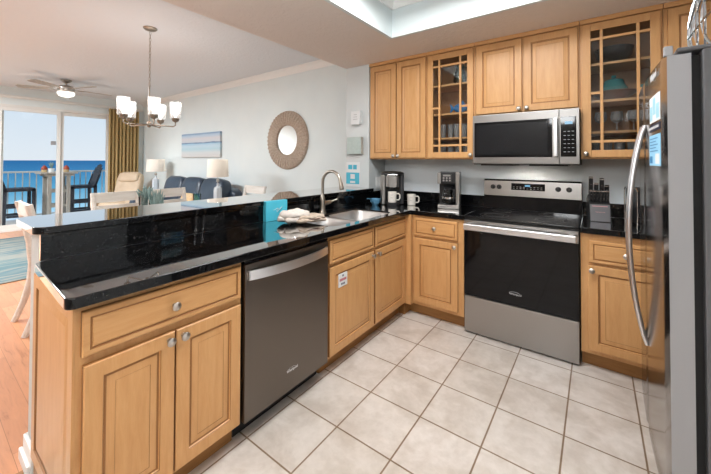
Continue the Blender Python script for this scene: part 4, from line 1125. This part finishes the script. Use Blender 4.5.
# end tables and lamps
def end_table(label, loc):
    t = thing('end_table', label, 'table', loc, 0, 'end tables beside the sofa')
    b = BM(); box(b, -.22, .22, -.22, .22, .60, .63, .006); obj('table_top', b, M['whitewash'], t)
    b = BM(); box(b, -.20, .20, -.20, .20, .46, .60, .004); obj('drawer_box', b, M['whitewash'], t)
    for sx in (-1, 1):
        for sy in (-1, 1):
            b = BM(); box(b, sx * .18 - .02, sx * .18 + .02, sy * .18 - .02, sy * .18 + .02, 0, .46, .003); obj('leg', b, M['whitewash'], t)
    return t
et = end_table('whitewashed end table at the right end of the sofa', (-2.45, -.60, 0))
dup(et, (-5.42, -.20, 0), 0, 'whitewashed end table between the sofa and the recliner')
def table_lamp(label, loc):
    t = thing('table_lamp', label, 'lamp', loc, 0, 'table lamps beside the sofa')
    b = BM(); lathe(b, [(.055, 0), (.064, .008), (.064, .30), (.055, .335), (.03, .35), (.018, .36), (.018, .40), (0, .40)], seg=8); obj('base', b, mat('grey_glass_base', srgb(196, 204, 212), .15), t)
    b = BM(); cyl(b, (0, 0, .40), (0, 0, .56), .006); lathe(b, [(.02, .42), (.024, .43), (.02, .46), (0, .46)], seg=12); obj('stem', b, M['nickel'], t)
    b = BM(); lathe(b, [(.165, .495), (.150, .755), (.147, .755), (.162, .495)], seg=36, closed=True); obj('lamp_shade', b, M['shade'], t)
    b = BM(); lathe(b, [(0, .555), (.012, .56), (.03, .59), (.03, .62), (0, .65)], seg=14); obj('bulb', b, M['bulb'], t)
    b = BM(); [tube(b, [(0, 0, .735), (.148 * math.cos(a), .148 * math.sin(a), .742)], .0025, 5) for a in (0, 2.1, 4.2)]; cyl(b, (0, 0, .65), (0, 0, .77), .004, seg=6); obj('shade_fitting', b, M['nickel'], t)
    return t
tl = table_lamp('white-shaded table lamp with grey base at the right end of the sofa', (-2.45, -.60, .6305))
tl.scale = (.9, .9, .97)
dup(tl, (-5.42, -.20, .6305), 0, 'white-shaded table lamp behind the recliner, left of the sofa', scale=(1.08, 1.08, .98))
for x, y in ((-2.45, -.60), (-5.42, -.20)): lamp('table_lamp_glow', 'POINT', (x, y, 1.34), 1.4, (1, .95, .89), .04)
# recliner
t = thing('recliner', 'tan leather recliner in front of the olive curtain', 'chair', (-5.98, -.64, 0), math.radians(40)); t.scale = (.95, .95, .965)
b = BM(); superell(b, (0, 0, .42), (.30, .33, .11), .4, .35); obj('seat', b, M['tan'], t)
b = BM(); mx = Matrix.Translation((0, .30, .78)) @ Matrix.Rotation(math.radians(-18), 4, 'X')
superell(b, (0, 0, 0), (.27, .10, .36), .45, .4, mx=mx); bk = obj('backrest', b, M['tan'], t)
b = BM(); superell(b, (0, -.06, .22), (.22, .08, .11), .5, .4, mx=mx); obj('headrest', b, M['tan'], bk)
for s in (-1, 1):
    b = BM(); superell(b, (s * .345, 0, .50), (.07, .34, .12), .4, .35); obj('armrest', b, M['tan'], t)
b = BM(); cyl(b, (0, 0, .05), (0, 0, .33), .05); lathe(b, [(.30, 0), (.30, .03), (.10, .06), (0, .06)], seg=28); obj('base', b, M['blk_wood'], t)
# rug
def rug_mat():
    m = mat('striped_rug', (1, 1, 1, 1), .95)
    N, L, P = nodes(m); n = noise(m, coords(m, (1.6, .25, 1)), 1.8, 5, .65, .5)
    L.new(ramp(m, n, [(.3, srgb(58, 86, 94)), (.42, srgb(86, 106, 108)), (.5, srgb(128, 126, 118)), (.58, srgb(68, 96, 104)), (.7, srgb(110, 118, 114))]), P.inputs['Base Color'])
    return m
b = BM(); box(b, -6.15, -3.23, -3.3, -1.05, .0005, .012, .003); solo('area_rug', b, rug_mat(), 'teal and cream streaked area rug in front of the glass door', 'rug')
# dining table, chairs, things on it
t = thing('dining_table', 'whitewashed dining table under the chandelier, behind the bar', 'table', (-1.70, -1.64, 0))
b = BM(); box(b, -.45, .45, -.85, .85, .725, .76, .006); obj('table_top', b, M['whitewash'], t)
b = BM(); box(b, -.43, .43, -.82, .82, .63, .725, .003); obj('apron', b, M['whitewash'], t)
for sx in (-1, 1):
    for sy in (-1, 1):
        b = BM(); box(b, sx * .408 - .035, sx * .408 + .035, sy * .80 - .035, sy * .80 + .035, 0, .63, .004); obj('leg', b, M['whitewash'], t)
def dining_chair(label, loc, rz):
    """faces -y; back at +y"""
    t = thing('dining_chair', label, 'chair', loc, rz, 'whitewashed dining chairs')
    b = BM(); box(b, -.22, .22, -.21, .21, .43, .47, .010); obj('seat', b, M['cloth_t'], t)
    b = BM(); box(b, -.215, .215, -.20, .205, .37, .43, .003); obj('seat_frame', b, M['whitewash'], t)
    for s in (-1, 1):
        b = BM(); beam(b, (s * .195, -.185, .43), (s * .195, -.20, 0), .036, .036, .004); obj('leg', b, M['whitewash'], t)
        b = BM(); P_ = [(s * .205, .31, 0), (s * .205, .255, .15), (s * .205, .215, .32), (s * .205, .205, .45), (s * .205, .225, .65), (s * .205, .265, .85), (s * .205, .30, 1.0)]
        tube(b, P_, [.021, .024, .027, .028, .026, .024, .024], 8); obj('leg', b, M['whitewash'], t)
    b = BM()
    for z0, z1 in ((.895, 1.0), (.775, .865)):
        y0, y1 = .225 + (z0 - .65) * .22, .225 + (z1 - .65) * .22
        beam(b, (-.205, (y0 + y1) / 2, (z0 + z1) / 2), (.205, (y0 + y1) / 2, (z0 + z1) / 2), z1 - z0, .024, .004, up=(0, 1, 0))
    obj('back_rail', b, M['whitewash'], t)
    return t
dc = dining_chair('whitewashed dining chair on the far side of the table, nearer the balcony door', (-1.98, -1.90, 0), R90)
dup(dc, (-2.0, -1.37, 0), R90, 'whitewashed dining chair on the far side of the table, in front of the sofa')
dup(dc, (-1.75, -2.40, 0), PI, 'whitewashed dining chair showing past the open end of the bar')
dup(dc, (-1.82, -.72, 0), 0, 'whitewashed dining chair at the table end near the mirror')
t = thing('succulent_vase', 'clear vase of grey-green succulents on the dining table', 'plant', (-1.9, -1.76, .7605))
b = BM(); lathe(b, [(.045, 0), (.05, .005), (.06, .22), (.057, .22), (.046, .01), (0, .008)], seg=20); obj('vase', b, M['pane'], t)
b = BM()
for k in range(60):
    a = k * 2.4; rr = .01 + .045 * random.random(); z0 = .02 + .22 * random.random()
    c, s = math.cos(a), math.sin(a); h = .05 + .05 * random.random(); q = 1.0 if z0 < .15 else 1.6
    tube(b, [(c * rr * .3, s * rr * .3, z0), (c * rr * .7 * q, s * rr * .7 * q, z0 + h * .6), (c * rr * q * .9, s * rr * q * .9, z0 + h)], [.007, .011, .002], 5)
obj('leaves', b, M['green'], t)
t = thing('succulent_vase', 'low white bowl of grey-green succulents right of the clear vase', 'plant', (-1.70, -1.73, .7605))
b = BM(); lathe(b, [(.05, 0), (.08, .05), (.09, .08), (.085, .08), (.05, .012), (0, .01)], seg=20); obj('bowl', b, M['white_gl'], t)
b = BM()
for k in range(44):
    a = k * 2.4; rr = .02 + .08 * random.random(); c, s = math.cos(a), math.sin(a); h = .08 + .16 * random.random()
    tube(b, [(c * rr * .3, s * rr * .3, .06), (c * rr * .7, s * rr * .7, .06 + h * .6), (c * rr, s * rr, .06 + h)], [.006, .011, .002], 5)
obj('leaves', b, M['green'], t)
b = BM(); lathe(b, [(.03, 0), (.035, .004), (.044, .20), (.040, .20), (.03, .01), (0, .008)], seg=20)
solo('candle_glass', b, M['teal_gl'], 'teal glass candle holder on the dining table near the end chair', 'candle holder', (-1.80, -1.25, .7605))
